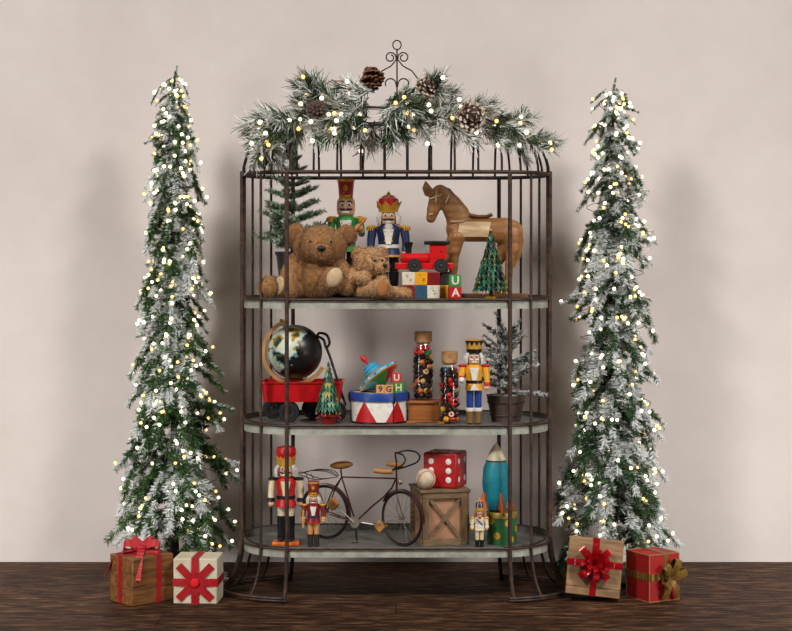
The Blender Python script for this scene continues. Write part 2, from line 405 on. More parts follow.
        if s.get('fringe'):
            for q in range(9):
                a = PI * q / 8 - PI / 2; px = sg * (.163 * B * w + math.cos(a) * .06 * B * w); py = math.sin(a) * .055 * B
                m.cyl((px, py, .825 * B), (px + sg * .006 * B, py * 1.05, .785 * B), .01 * B, .008 * B, 6)
        P(m, 'epaulet', s['epaulet'])
    # head
    m = MB(); m.lathe([(.06 * B, .845 * B), (.088 * B, .865 * B), (.097 * B, .91 * B), (.097 * B, .98 * B), (.088 * B, 1.02 * B)], 22); head = P(m, 'head', skin)
    fy = -.097 * B
    for sg in (-1, 1):
        m = MB(); m.ell((sg * .038 * B, fy + .006 * B, .965 * B), (.021 * B, .012 * B, .022 * B), 12, 8); e = m.build('eye', white, head)
        m = MB(); m.ell((sg * .038 * B, fy - .003 * B, .963 * B), (.011 * B, .008 * B, .014 * B), 10, 6); m.build('pupil', s.get('eye', blue), e)
        m = MB(); m.tube([(sg * .012 * B, fy - .002 * B, .99 * B), (sg * .04 * B, fy + .004 * B, 1.002 * B), (sg * .068 * B, fy + .026 * B, .985 * B)], [.004 * B, .008 * B, .004 * B], 6); m.build('eyebrow', s.get('brow', black), head)
        m = MB(); m.ell((sg * .058 * B, fy + .018 * B, .925 * B), (.02 * B, .012 * B, .016 * B), 10, 6); m.build('cheek', mat('cheek_pink', (222, 130, 104), .5), head)
    m = MB(); m.ell((0, fy - .016 * B, .94 * B), (.016 * B, .026 * B, .03 * B), 12, 8); m.build('nose', s.get('nose', skin), head)
    m = MB()
    for sg in (-1, 1): m.tube([(0, fy - .01 * B, .913 * B), (sg * .03 * B, fy - .01 * B, .912 * B), (sg * .06 * B, fy + .012 * B, .918 * B), (sg * .072 * B, fy + .028 * B, .935 * B)], [.012 * B, .013 * B, .009 * B, .003 * B], 8)
    m.build('moustache', s.get('moustache', black), head)
    m = MB(); m.box((0, fy - .002 * B, .887 * B), (.07 * B, .02 * B, .022 * B)); m.build('mouth', white, head)
    if s.get('beard'):
        m = MB(); m.ell((0, fy + .012 * B, .815 * B), (.05 * B, .03 * B, .062 * B), 14, 8, fn=lambda p: 1 + .14 * noise.noise(p * 4)); m.build('beard', s['beard'], head)
    if s.get('hair'):
        m = MB()
        for k in range(46):
            a = -.62 + (PI + 1.24) * k / 45; x, y = math.cos(a), math.sin(a)
            r1 = .094 * B; r2 = r1 + (.028 + .014 * rnd.random()) * B; zz = (.845 + .03 * rnd.random()) * B
            m.tube([(x * r1, y * r1, 1.01 * B), (x * r2, y * r2, .94 * B), (x * r2 * .98, y * r2 * .98, zz)], [.012 * B, .021 * B, .011 * B], 6)
        m.build('hair', s['hair'], head)
    # hat
    z1 = 1.005 * B; hH = H - z1
    if s['hat'] == 'shako':          # flaring drum hat with trims
        m = MB(); m.lathe([(.1 * B, z1), (.102 * B, z1 + .25 * hH), (.122 * B, z1 + .93 * hH), (.112 * B, H), (.0, H)], 24, sx=hw, sy=hw); hat = P(m, 'hat', s['hatc'])
        m = MB(); m.lathe([(.1 * B, z1), (.109 * B, z1), (.109 * B, z1 + .12 * hH), (.1 * B, z1 + .13 * hH)], 24, sx=hw, sy=hw); m.lathe([(.12 * B, z1 + .86 * hH), (.128 * B, z1 + .87 * hH), (.129 * B, z1 + .95 * hH), (.12 * B, z1 + .96 * hH)], 24, sx=hw, sy=hw); m.build('hat_band', s['trimh'], hat)
        m = MB()
        for k in range(4):
            m.ell(((k - 1.5) * .036 * B * hw, (-.104 * B - .006 * B) * hw, z1 + .2 * hH), (.016 * B, .012 * B, .02 * B), 8, 6)
        m.prism([(0, z1 + .75 * hH), (.03 * B, z1 + .58 * hH), (0, z1 + .4 * hH), (-.03 * B, z1 + .58 * hH)], -.125 * B * hw, -.1 * B * hw); m.build('badge', s['trimh'], hat)
    elif s['hat'] == 'busby':        # plain puffy cap on a gold pointed crown band
        m = MB(); m.lathe([(.1 * B, z1), (.104 * B, z1 + .35 * hH), (.122 * B, z1 + .5 * hH), (.128 * B, z1 + .75 * hH), (.112 * B, z1 + .95 * hH), (.06 * B, H), (0, H)], 24); hat = P(m, 'hat', s['hatc'])
        m = MB(); vs = []; n = 24
        for k in range(n):
            a = 2 * PI * k / n; h = (.48 if k % 2 == 0 else .3) * hH
            vs += [(math.cos(a) * .108 * B, math.sin(a) * .108 * B, z1 - .1 * hH), (math.cos(a) * .124 * B, math.sin(a) * .124 * B, z1 + h), (math.cos(a) * .105 * B, math.sin(a) * .105 * B, z1 + h)]
        fs = []
        for k in range(n):
            j = (k + 1) % n; fs += [(3 * k, 3 * j, 3 * j + 1, 3 * k + 1), (3 * k + 1, 3 * j + 1, 3 * j + 2, 3 * k + 2)]
        m.add(vs, fs); m.build('crown_band', s['trimh'], hat)
    elif s['hat'] == 'crown':        # wide royal crown
        m = MB(); m.lathe([(.1 * B, z1), (.125 * B, z1 + .4 * hH), (.115 * B, z1 + .62 * hH), (.05 * B, z1 + .74 * hH), (0, z1 + .76 * hH)], 24); hat = P(m, 'cap', s['hatc'])
        m = MB(); n = 28; vs = []
        for k in range(n):
            a = 2 * PI * k / n; c = .5 if k % 4 == 0 else (.24 if k % 4 == 2 else .36); ro = .158 if k % 4 == 0 else .14
            vs += [(math.cos(a) * .108 * B, math.sin(a) * .108 * B, z1 - .05 * hH), (math.cos(a) * .122 * B, math.sin(a) * .122 * B, z1 + .15 * hH), (math.cos(a) * ro * B, math.sin(a) * ro * B, z1 + c * hH), (math.cos(a) * (ro - .02) * B, math.sin(a) * (ro - .02) * B, z1 + c * hH)]
        fs = []
        for k in range(n):
            j = (k + 1) % n
            for q in range(3): fs.append((4 * k + q, 4 * j + q, 4 * j + q + 1, 4 * k + q + 1))
        m.add(vs, fs)
        m.tube([(-.11 * B, 0, z1 + .5 * hH), (-.06 * B, 0, z1 + .72 * hH), (0, 0, z1 + .8 * hH), (.06 * B, 0, z1 + .72 * hH), (.11 * B, 0, z1 + .5 * hH)], .014 * B, 8)
        m.tube([(0, -.11 * B, z1 + .5 * hH), (0, -.06 * B, z1 + .72 * hH), (0, 0, z1 + .8 * hH)], .014 * B, 8)
        m.ell((0, 0, z1 + .86 * hH), .024 * B, 10, 8); m.cyl((0, 0, z1 + .86 * hH), (0, 0, H), .012 * B, .004 * B, 8)
        m.build('crown', s['trimh'], hat)
    elif s['hat'] == 'drum':         # cylindrical hat, dark zigzag crown pattern
        m = MB(); m.lathe([(.104 * B, z1), (.112 * B, z1 + .3 * hH), (.122 * B, z1 + .9 * hH), (.1 * B, z1 + .98 * hH), (0, H)], 24, mis=[1, 0, 0, 2, 2]); hat = P(m, 'hat', [s['trimh'], black, s['hatc']])
        m = MB(); n = 20; vs = []
        for k in range(n):
            a = 2 * PI * k / n; c = .82 if k % 2 else .5
            vs += [(math.cos(a) * .125 * B, math.sin(a) * .125 * B, z1 + .9 * hH), (math.cos(a) * (.114 + .011 * (c - .3)) * B * 1.02, math.sin(a) * (.114 + .011 * (c - .3)) * B * 1.02, z1 + c * hH)]
        m.add(vs, [(2 * k, 2 * ((k + 1) % n), 2 * ((k + 1) % n) + 1, 2 * k + 1)[::-1] for k in range(n)]); m.build('zigzag_band', black, hat)
    elif s['hat'] == 'dome':         # rounded jewelled crown
        m = MB(); m.lathe([(.104 * B, z1), (.118 * B, z1 + .35 * hH), (.1 * B, z1 + .68 * hH), (.04 * B, z1 + .85 * hH), (0, z1 + .86 * hH)], 24); hat = P(m, 'cap', s['hatc'])
        m = MB(); m.lathe([(.1 * B, z1), (.116 * B, z1), (.124 * B, z1 + .3 * hH), (.114 * B, z1 + .3 * hH)], 24)
        for a in range(0, 180, 60):
            x, y = math.cos(rad(a)), math.sin(rad(a)); m.tube([(x * .12 * B * q, y * .12 * B * q, z1 + (.28 + .6 * math.sqrt(max(0, 1 - q * q))) * hH) for q in (-1, -.8, -.4, 0, .4, .8, 1)], .011 * B, 6)
        m.ell((0, 0, z1 + .93 * hH), (.022 * B, .022 * B, .07 * hH + .005), 8, 6); m.build('crown_trim', s['trimh'], hat)
    return t

nutcracker('green-coated nutcracker with tall red drum hat behind the large bear', (W(346, .28), .28, ZT), Z(179, .28) - ZT, 0,
    dict(hat='shako', hatc=red, trimh=gold, hh=.19, coat=green, sleeve=green, epaulet=gold, fringe=1, pants=black, boots=black, front=white, belt=white, cuff=gold, bend={1: (-.02, .05)}, hold={1: ('stick', orange)}, trim=green, beard=None, buttons=gold, brow=black, w=.88, hw=.72, base=black))
nutcracker('king nutcracker with red and gold crown, blue coat and white beard', (W(388.5, .24), .24, ZT), Z(191, .24) - ZT, 0,
    dict(hat='crown', hatc=red, trimh=gold, hh=.2, coat=navy, sleeve=navy, epaulet=gold, fringe=1, pants=black, boots=black, front=white, belt=white, cuff=navy, trim=gold, beard=hairw, hair=hairw, buttons=gold, w=1.12, base=black))
nutcracker('yellow-coated nutcracker with blue trousers and gold hat beside the bead jar', (W(474, .04), .04, ZM), Z(339, .04) - ZM, 0,
    dict(hat='drum', hatc=orange, trimh=gold, hh=.17, coat=yellow, sleeve=yellow, epaulet=red, pants=blue, boots=mat('brown_gold', (120, 88, 44), .5), boot_h=.2, boot_cuff=white, front=white, front_low=white, belt=black, cuff=red, hair=hairw, bend={-1: (.0, -.02)}, hold={-1: ('ball', white)}, moustache=white, w=1.0))
nutcracker('largest red-coated nutcracker on orange base with tall black boots', (W(286, .06), .06, ZB), Z(446, .06) - ZB, 0,
    dict(hat='busby', hatc=red, trimh=gold, hh=.19, coat=red, sleeve=cream, epaulet=black, pants=cream, boots=black, front=cream, belt=black, cuff=black, hair=hairw, base=orange, nose=red, w=1.0, eye=black, brow=white, boot_h=.36, bend=None or {}))
nutcracker('small nutcracker in crimson jacket with tall crimson hat beside bicycle wheel', (W(313.5, .03), .03, ZB), Z(481, .03) - ZB, 0,
    dict(hat='shako', hatc=dred, trimh=gold, hh=.23, coat=dred, sleeve=dred, epaulet=gold, pants=mat('tan_wood', (204, 150, 92), .5), boots=mat('dark_boots', (42, 34, 28), .5), front=white, belt=navy, cuff=gold, hair=hairw, trim=red, hold={-1: ('sword', gold)}, w=1.08, boot_h=.24))
nutcracker('smallest white-clad nutcracker with blue and gold crown beside green tin', (W(479.5, .015), .015, ZB), Z(499, .015) - ZB, 0,
    dict(hat='dome', hatc=navy, trimh=gold, hh=.25, coat=cream, sleeve=cream, epaulet=gold, fringe=1, pants=cream, boots=black, belt=white, cuff=white, beard=mat('rust_beard', (160, 74, 36), .7), moustache=mat('rust_beard', (160, 74, 36), .7), sash=blue, trim=white, hair=mat('rust_beard', (160, 74, 36), .7), hold={-1: ('ball', gold)}, w=1.12, boot_h=.2))

# ---------------------------------------------------------------- teddy bears (fur built as fine mesh tufts)
def fur(mb, c, r, n, L, mats=3, rot=None, curl=0.0, keep=None):
    T = Matrix.Translation(c)
    if rot: T = T @ Euler(rot).to_matrix().to_4x4()
    for _ in range(n):
        d = V((rnd.gauss(0, 1), rnd.gauss(0, 1), rnd.gauss(0, 1))).normalized()
        p = V((d.x * r[0], d.y * r[1], d.z * r[2])) * .985
        if keep and not keep(T @ p): continue
        nn = V((d.x / r[0], d.y / r[1], d.z / r[2])).normalized()
        g = (nn * .75 + V((rnd.gauss(0, .35 + curl), rnd.gauss(0, .35 + curl), rnd.gauss(0, .35 + curl) - .35))).normalized()
        l = L * (.6 + .7 * rnd.random()); s = g.cross(V((rnd.random() - .5, rnd.random() - .5, rnd.random() - .5))).normalized() * l * .16
        e = p + g * l
        mb.add([p - s, p + s, e], [(0, 1, 2)], rnd.randrange(mats), T)
def furmats(name, a, b_, c): return [mat('fur_' + name + k, v, .85, c2=tuple(int(q * .72) for q in v), scale=70, sheen=.25) for k, v in zip('123', (a, b_, c))]
fur_big = furmats('brown', (164, 114, 62), (184, 132, 76), (142, 96, 50)); fur_small = furmats('honey', (206, 156, 104), (226, 180, 128), (184, 134, 86))
sole_c = mat('cream_plush', (214, 190, 150), .9, c2=(190, 160, 116), scale=90, bump=.3); sole_t = mat('tan_plush', (172, 112, 60), .9, c2=(150, 92, 48), scale=90, bump=.3)
def blob(name, par, c, r, mats_, n, L, rot=None, curl=0, extra=None):
    m = MB(); m.ell(c, r, 28, 18, rot=rot, fn=lambda p: 1 + .02 * noise.noise(p * 5))
    fur(m, c, r, n, L, rot=rot, curl=curl)
    if extra:
        for c2, r2, n2, rt2 in extra:
            m.ell(c2, r2, 22, 14, rot=rt2); fur(m, c2, r2, n2, L, rot=rt2, curl=curl)
    return m.build(name, mats_, par, smooth=80)
def limb(name, par, pts, rr, mats_, n, L, curl=0):
    m = MB(); pts = [V(p) for p in pts]; m.tube(pts, rr, 16)
    for p, r in zip(pts, rr): m.ell(p, r * .99, 18, 12)
    for i in range(len(pts) - 1):
        for k in range(3):
            q = pts[i].lerp(pts[i + 1], k / 3); r = rr[i] + (rr[i + 1] - rr[i]) * k / 3; fur(m, q, (r, r, r), n // (3 * (len(pts) - 1)), L, curl=curl)
    fur(m, pts[-1], (rr[-1],) * 3, n // 4, L, curl=curl)
    return m.build(name, mats_, par, smooth=80)
plush_nose = mat('black_nose', (20, 16, 18), .4)
by = .12
t = thing('teddy_bear', 'large brown teddy bear sitting with one cream foot raised', 'teddy bear', (W(316, by), by, ZT), 0)
F = fur_big
blob('body', t, (-.008, .01, .068), (.078, .066, .082), F, 6500, .0062)
hd = blob('head', t, (.014, -.012, .166), (.086, .07, .066), F, 7500, .0058, extra=[((.022, -.07, .148), (.038, .03, .03), 1500, None)])
for x, z in ((-.066, .204), (.098, .2)):
    e = blob('ear', hd, (x, .0, z), (.035, .016, .035), F, 1500, .0055, rot=(0, 0, -.35 if x < 0 else .35))
    m = MB(); m.ell((x + .003, -.0155, z - .003), (.023, .006, .023), 16, 10); m.build('ear_lining', mat('ear_dark', (128, 86, 46), .9, c2=(104, 68, 36), scale=90), e)
m = MB(); m.ell((.022, -.102, .157), (.0135, .009, .0085), 16, 10, fn=lambda p: 1 + .12 * p.z); m.cyl((.022, -.104, .15), (.022, -.101, .136), .0012); m.build('nose', plush_nose, hd)
for x in (-.014, .052):
    m = MB(); m.ell((x, -.0775, .18), .0038, 10, 8); m.build('eye', black, hd)
limb('arm', t, [(-.066, 0, .118), (-.083, -.025, .075), (-.08, -.045, .026)], [.028, .03, .028], F, 3000, .006)
limb('arm', t, [(.07, -.005, .112), (.092, -.04, .08), (.1, -.07, .044)], [.027, .029, .034], F, 3000, .006)
lg = limb('leg', t, [(-.05, -.01, .036), (-.1, -.04, .036), (-.145, -.06, .036)], [.036, .032, .036], F, 3000, .006)
m = MB(); m.ell((-.112, -.076, .042), (.016, .008, .03), 16, 10, rot=(0, .2, -.4)); m.build('foot_pad', sole_c, lg)
lg = limb('leg', t, [(.03, -.01, .04), (.05, -.05, .052), (.06, -.088, .06)], [.04, .037, .04], F, 3300, .006)
m = MB(); m.ell((.063, -.121, .066), (.024, .012, .033), 20, 12, rot=(.15, .45, 0)); m.build('foot_pad', sole_c, lg)

by = .075
t = thing('teddy_bear', 'small curly honey-coloured teddy bear leaning beside the large bear', 'teddy bear', (W(366, by), by, ZT), 0)
F = fur_small
blob('body', t, (-.006, .01, .05), (.042, .04, .055), F, 2600, .008, curl=.5)
hd = blob('head', t, (.014, -.01, .113), (.052, .047, .047), F, 3600, .0085, curl=.6, extra=[((.046, -.036, .1), (.024, .025, .02), 800, None)])
for x, z in ((-.026, .143), (.05, .142)): blob('ear', hd, (x, .004, z), (.019, .012, .02), F, 800, .0075, curl=.5, rot=(0, 0, .5))
m = MB(); m.ell((.061, -.056, .104), (.008, .007, .006), 12, 8); m.build('nose', plush_nose, hd)
for x, y in ((.028, -.053), (.052, -.045)):
    m = MB(); m.ell((x, y - .004, .12), .0042, 10, 8); m.build('eye', black, hd)
limb('arm', t, [(-.035, -.005, .082), (-.038, -.04, .066), (-.005, -.06, .066)], [.02, .02, .022], F, 1700, .0075, curl=.5)
limb('arm', t, [(.034, 0, .08), (.05, -.03, .06)], [.018, .019], F, 1100, .0075, curl=.5)
limb('leg', t, [(.0, -.01, .026), (.05, -.045, .022), (.1, -.06, .02), (.128, -.062, .017)], [.026, .021, .018, .016], F, 1800, .0075, curl=.5)
lg = limb('leg', t, [(-.02, -.01, .03), (.025, -.06, .032), (.052, -.085, .034)], [.026, .026, .028], F, 1800, .0075, curl=.5)
m = MB(); m.ell((.054, -.109, .033), (.02, .009, .026), 18, 12, rot=(0, .25, .25)); m.build('foot_pad', sole_t, lg)

# ---------------------------------------------------------------- carved horse
hy = .21
t = thing('toy_horse', 'carved brown wooden horse standing on plank base with cream saddle blanket', 'toy horse', (W(483, hy), hy, ZT), 0)
wh = wood('horse', (182, 128, 72), (112, 70, 38), 'x', 9, .45, .4)
def hp(px, py, dy=0): return (W(px, hy) - W(483, hy), dy, Z(py, hy) - ZT)
k_ = 1 / S(hy)
m = MB()
def stroke(pts, rr, flat=None, dy=None):
    q = [hp(px, py, (dy[i] if isinstance(dy, list) else (dy or 0))) for i, (px, py) in enumerate(pts)]; r = [v * k_ for v in rr]
    m.tube(q, r, 16, flat=flat)
    for p, v in ((q[0], r[0]), (q[-1], r[-1])): m.ell(p, (v, v * (flat[0] if flat else 1), v), 16, 10)
stroke([(458, 229), (470, 230), (490, 230), (505, 231), (511, 232)], [12.5, 12, 12, 13.5, 12.5], flat=(.85, 1))
stroke([(461, 227), (457, 214), (450, 203), (442, 194)], [13.5, 12.5, 10.5, 8.2], flat=(.6, 1))
stroke([(440, 193), (436, 202), (432.5, 212), (431, 218)], [8.6, 8.0, 6.2, 5.2], flat=(.7, 1))
for sg in (-1, 1):
    stroke([(457, 237), (454, 256), (453, 272), (451, 285), (450, 291)] if sg < 0 else [(455, 238), (448, 252), (445, 268), (441, 280), (439, 291)], [8, 5.2, 4.2, 3.6, 4.6], dy=[sg * .018] * 5)
    stroke([(512, 234), (513, 250), (509, 262), (508, 278), (506, 291)] if sg < 0 else [(508, 236), (504, 252), (498, 264), (497, 278), (496, 291)], [11, 7, 4.6, 4, 4.8], dy=[sg * .014, sg * .02, sg * .02, sg * .02, sg * .02])
stroke([(518, 226), (520, 240), (517, 256), (513, 266)], [3, 4.2, 4, 2.4], flat=(.8, 1))
body = m.build('body', wh, t, remesh=.0035)
for dy in (-.013, .012):
    m = MB(); m.tube([hp(433, 195, dy), hp(428.5, 192, dy), hp(426, 187, dy * 1.2), hp(425.5, 181.5, dy * 1.3)], [.012, .017, .0135, .002], 10, flat=(.45, 1)); m.build('ear', wh, body)
m = MB(); m.tube([hp(441, 186), hp(449, 190), hp(457, 200), hp(465, 212), hp(469, 220)], [.004, .006, .007, .007, .004], 10, flat=(.7, 1)); m.build('mane', wood('mane', (124, 80, 44), (84, 52, 28), 'z'), body)
saddle_m = wood('blanket', (228, 206, 166), (176, 128, 78), 'x', 12)
for sg in (-1, 1):
    m = MB(); nu, nv = 12, 8; vs = []
    for i in range(nu + 1):
        for j in range(nv + 1):
            px = 458 + 31 * i / nu + (1.5 - 3 * j / nv); py = 222 + 15 * j / nv
            zc, rr = 230.5, 12.6; q = math.sqrt(max(.05, 1 - ((py - zc) / rr) ** 2)); p = hp(px, py, sg * (rr * .85 * q + .9) * k_)
            vs += [p, (p[0], p[1] - sg * .004, p[2])]
    fs = []
    for i in range(nu):
        for j in range(nv):
            a = (i * (nv + 1) + j) * 2; b2 = a + (nv + 1) * 2; fs += [(a, b2, b2 + 2, a + 2), (a + 1, a + 3, b2 + 3, b2 + 1)]
    m.add(vs, fs); m.build('saddle_blanket', saddle_m, t)
m = MB(); m.tube([hp(465, 219), hp(470, 215.5), hp(478, 217), hp(486, 217), hp(492, 214.5)], [.006, .009, .007, .007, .006], 10, flat=(2.2, 1)); m.build('saddle', wood('saddle', (132, 84, 46), (88, 52, 28), 'x'), t)
m = MB()
m.tube([hp(441, 195.5, -.021), hp(436, 197, -.021), hp(430, 199, -.019)], .0028, 6); m.tube([hp(436.5, 191, -.0185), hp(435.5, 203, -.0205)], .0028, 6); m.tube([hp(433, 214, -.015), hp(429, 214.5, -.013)], .0028, 6)
m.tube([hp(450, 222, -.028), hp(456, 222, -.03), hp(463, 221.5, -.033)], .004, 6); m.tube([hp(451, 192.5, -.0), hp(448, 198, -.0245), hp(445.5, 203, -.023)], .003, 6)
m.build('bridle', saddle_m, t)
m = MB(); m.box((.0, 0, .0065), (.285, .105, .013)); m.build('plank_base', wood('plank', (142, 94, 52), (92, 56, 30), 'x'), t, bevel=.002)

# ---------------------------------------------------------------- toy train and blocks
ty = .085
def block(label, px0, py1, size, y, z, m_, name='toy_block', grp='painted wooden toy blocks', rz=0, ch=None, chm=None, dots=0):
    o = thing(name, label, 'block', (W(px0, y) + size / 2, y + size / 2, z), rz, grp)
    b_ = MB(); b_.box((0, 0, size / 2), (size, size, size)); b_.build('cube', m_, o, bevel=size * .05)
    if ch: letter(ch, size * .95, chm or white, o, Matrix.Translation((0, -size / 2 - .0002, size / 2)) @ FRONT)
    for d in range(dots):
        q = MB(); q.ell(((rnd.random() - .5) * size * .5, -size / 2, size * (.3 + .4 * rnd.random())), size * .05, 8, 6); q.build('dot', black, o)
    return o
sz = 13.1 / S(ty - .02); by2 = ty - .02
low = [('dark red block under the white block in the train stack', dred, 0), ('blue-grey block in the bottom row of the train stack', blockblue, 0), ('white block in the bottom row beside the yellow one', blockwhite, 2), ('yellow block at the bottom row right end', yellow, 0)]
top = [('white block at the left end of the top row under the train', blockwhite, 2), ('yellow block in the top row under the train', yellow, 2), ('brick red block in the top row under train cab', dred, 0), ('black and grey block at the top row right end', mat('block_dark', (58, 52, 48), .5), 0)]
for r_, row in enumerate((low, top)):
    for i, (lb, m_, dt) in enumerate(row):
        block(lb, 402 + 12.5 * i - (1.5 if i == 3 and r_ == 0 else 0) , 0, sz, by2 + (.004 if r_ else 0) + (.03 if i == 3 else 0), ZT + r_ * (sz + .0003), m_, dots=dt)
tz = ZT + 2 * sz + .0006
t = thing('toy_train', 'red wooden toy locomotive with black wheels on top of the block stack', 'toy train', (W(424, ty), ty, tz), 0)
q = lambda px, py, dy=0: (W(px, ty) - W(424, ty), dy, Z(py, ty) - Z(270.5, ty))
tred = paint('train_red', (206, 24, 26), .3)
u = 1 / S(ty)
m = MB(); m.box(q(424, 264.5, .022), (58 * u, .05, 6.5 * u)); m.build('chassis', tred, t, bevel=.002)
m = MB(); m.cyl(q(401, 256.5, .022), q(431, 256.5, .022), 5.2 * u, seg=24); m.build('boiler', tred, t, bevel=.001)
m = MB(); m.cyl(q(400, 256.5, .022), q(401.5, 256.5, .022), 3.6 * u, seg=20); m.build('boiler_cap', chrome, t)
m = MB(); m.lathe([(3 * u, q(0, 252)[2]), (3.4 * u, q(0, 246)[2]), (4.8 * u, q(0, 240.5)[2]), (3.6 * u, q(0, 240.5)[2]), (2.6 * u, q(0, 244)[2])], 18, rotM(loc=(q(408.5, 0)[0], .022, 0))); m.build('funnel', black, t)
m = MB(); m.box(q(438, 252, .022), (17 * u, .044, 19 * u)); m.build('cab', tred, t, bevel=.002)
m = MB(); m.ell(q(441, 249.5, .0), (.0035, .0012, .0035), 12, 8); m.build('window', black, t)
m = MB(); m.box(q(437, 241.2, .022), (26 * u, .058, 3.6 * u)); m.build('cab_roof', black, t, bevel=.003)
for px in (414.5, 441):
    for dy in (-.006, .05):
        m = MB(); m.tube([q(px, 264, dy - .005), q(px, 264, dy + .005)], 6.6 * u, 24); wl = m.build('wheel', rubber, t, bevel=.0015)
        if dy < 0:
            m = MB(); m.tube([V(q(px, 264, dy - .0055)) + V((4.4 * u * math.cos(a), 0, 4.4 * u * math.sin(a))) for a in [i * PI / 10 for i in range(20)]], .0009, 6, closed=True); m.ell(q(px, 264, dy - .006), (.004, .002, .004), 12, 8); m.build('hub', mat('grey_hub', (62, 60, 58), .4), wl)
sz2 = 12 / S(.02)
block('red alphabet block with letter A in front of the horse', 449, 0, sz2, .015, ZT, red, 'alphabet_block', 'alphabet blocks', .12, 'A', white)
block('green alphabet block with letter U on the red A block', 449, 0, sz2, .015, ZT + sz2 + .0003, paint('block_green', (70, 140, 76)), 'alphabet_block', 'alphabet blocks', .06, 'U', white)
# ---------------------------------------------------------------- little ornament trees
def leaf_tree(label, loc, H, R, leaf_mats, tip_m, pot=None, nt=11):
    t = thing('ornament_tree', label, 'ornament tree', loc)
    zb = H * .16 if pot else H * .045
    m = MB()
    m.cyl((0, 0, zb * .5), (0, 0, H * .96), R * .12, R * .03, 8); m.build('trunk', wood('trunk', (70, 48, 32), (44, 30, 20), 'z'), t)
    fo = MB(); tips = MB(); be = MB(); nb = 0
    for i in range(nt):
        f = i / (nt - 1); z = zb + (H - zb) * (.1 + .84 * f); r = R * (1 - f) ** .85 * .98 + R * .06
        n = max(5, int(17 * (1 - f) + 4))
        for k in range(n):
            a = 2 * PI * (k + .5 * (i % 2) + .2 * rnd.random()) / n; ca, sa = math.cos(a), math.sin(a)
            L = (H / nt) * 2.1 * (.9 + .2 * rnd.random()); r0 = max(0, r - R * .36); w = r * PI / n * 1.05 + R * .03
            re = r * (1 + .12 * rnd.random()); p = [(r0, z + L * .3), ((r0 + re) / 2 + .003, z + L * .12), (re, z - L * .28)]
            vs = []
            for (rr, zz), ww in zip(p, (w * .5, w, w * .12)):
                for sg in (-1, 0, 1): vs.append((rr * ca - sa * ww * sg * .8, rr * sa + ca * ww * sg * .8, zz + (.0 if sg else .004)))
            fo.add(vs, [(0, 1, 4, 3), (1, 2, 5, 4), (3, 4, 7, 6), (4, 5, 8, 7)], rnd.randrange(len(leaf_mats)))
            if rnd.random() < .7: tips.ell((r * ca * 1.02, r * sa * 1.02, z - L * .32), (R * .045, R * .045, R * .075), 6, 4)
            if rnd.random() < .09: be.ell(((r - .0) * ca * 1.0, r * sa * 1.0, z - L * .1), R * .055, 8, 6)
    f_ = fo.build('foliage', leaf_mats, t, smooth=60)
    o = tips.build('gilded_tips', tip_m, f_); o['kind'] = 'stuff'
    o = be.build('berries', red, f_); o['kind'] = 'stuff'
    m = MB(); m.ell((0, 0, H * .975), (R * .09, R * .09, H * .03), 10, 8); m.cyl((0, 0, H * .9), (0, 0, H * .97), R * .08, R * .05, 8); m.build('top_bead', tip_m, t)
    if pot:
        m = MB(); m.lathe([(R * .55, 0), (R * .72, zb * .75), (R * .85, zb * .78), (R * .85, zb), (R * .6, zb), (R * .55, zb * .85), (0, zb * .85)], 24); p_ = m.build('pot', pot, t)
        for sg in (-1, 1):
            m = MB(); m.tube([(sg * (R * .74 + R * .22 * (1 - math.cos(a)) * .6), 0, zb * .5 + R * .17 * math.sin(a)) for a in [PI * .2 * j for j in range(-4, 7)]], R * .05, 6); m.build('pot_handle', pot, p_)
    else:
        m = MB(); m.lathe([(R * .42, 0), (R * .42, zb * .6), (R * .3, zb), (0, zb)], 20); m.build('base', gold, t)
    return t
lg1 = paint('leaf_green', (14, 80, 58)); lg2 = paint('leaf_deep', (8, 52, 40)); lg3 = paint('leaf_mid', (26, 100, 70)); lg4 = paint('leaf_pale', (118, 156, 118)); lg5 = paint('leaf_gold', (160, 150, 72))
leaf_tree('small green ornament tree with gold tips standing before the carved horse', (W(491, .07), .07, ZT), Z(229, .07) - ZT, .052, [lg1, lg2, lg3], gold)
leaf_tree('small ornament tree in red pot before the red wagon', (W(328.5, .035), .035, ZM), Z(363, .035) - ZM, .038, [lg1, lg3, lg1, lg4, lg2, lg3, lg5], mat('pale_gold', (206, 180, 96), .4, .3), pot=dred, nt=10)

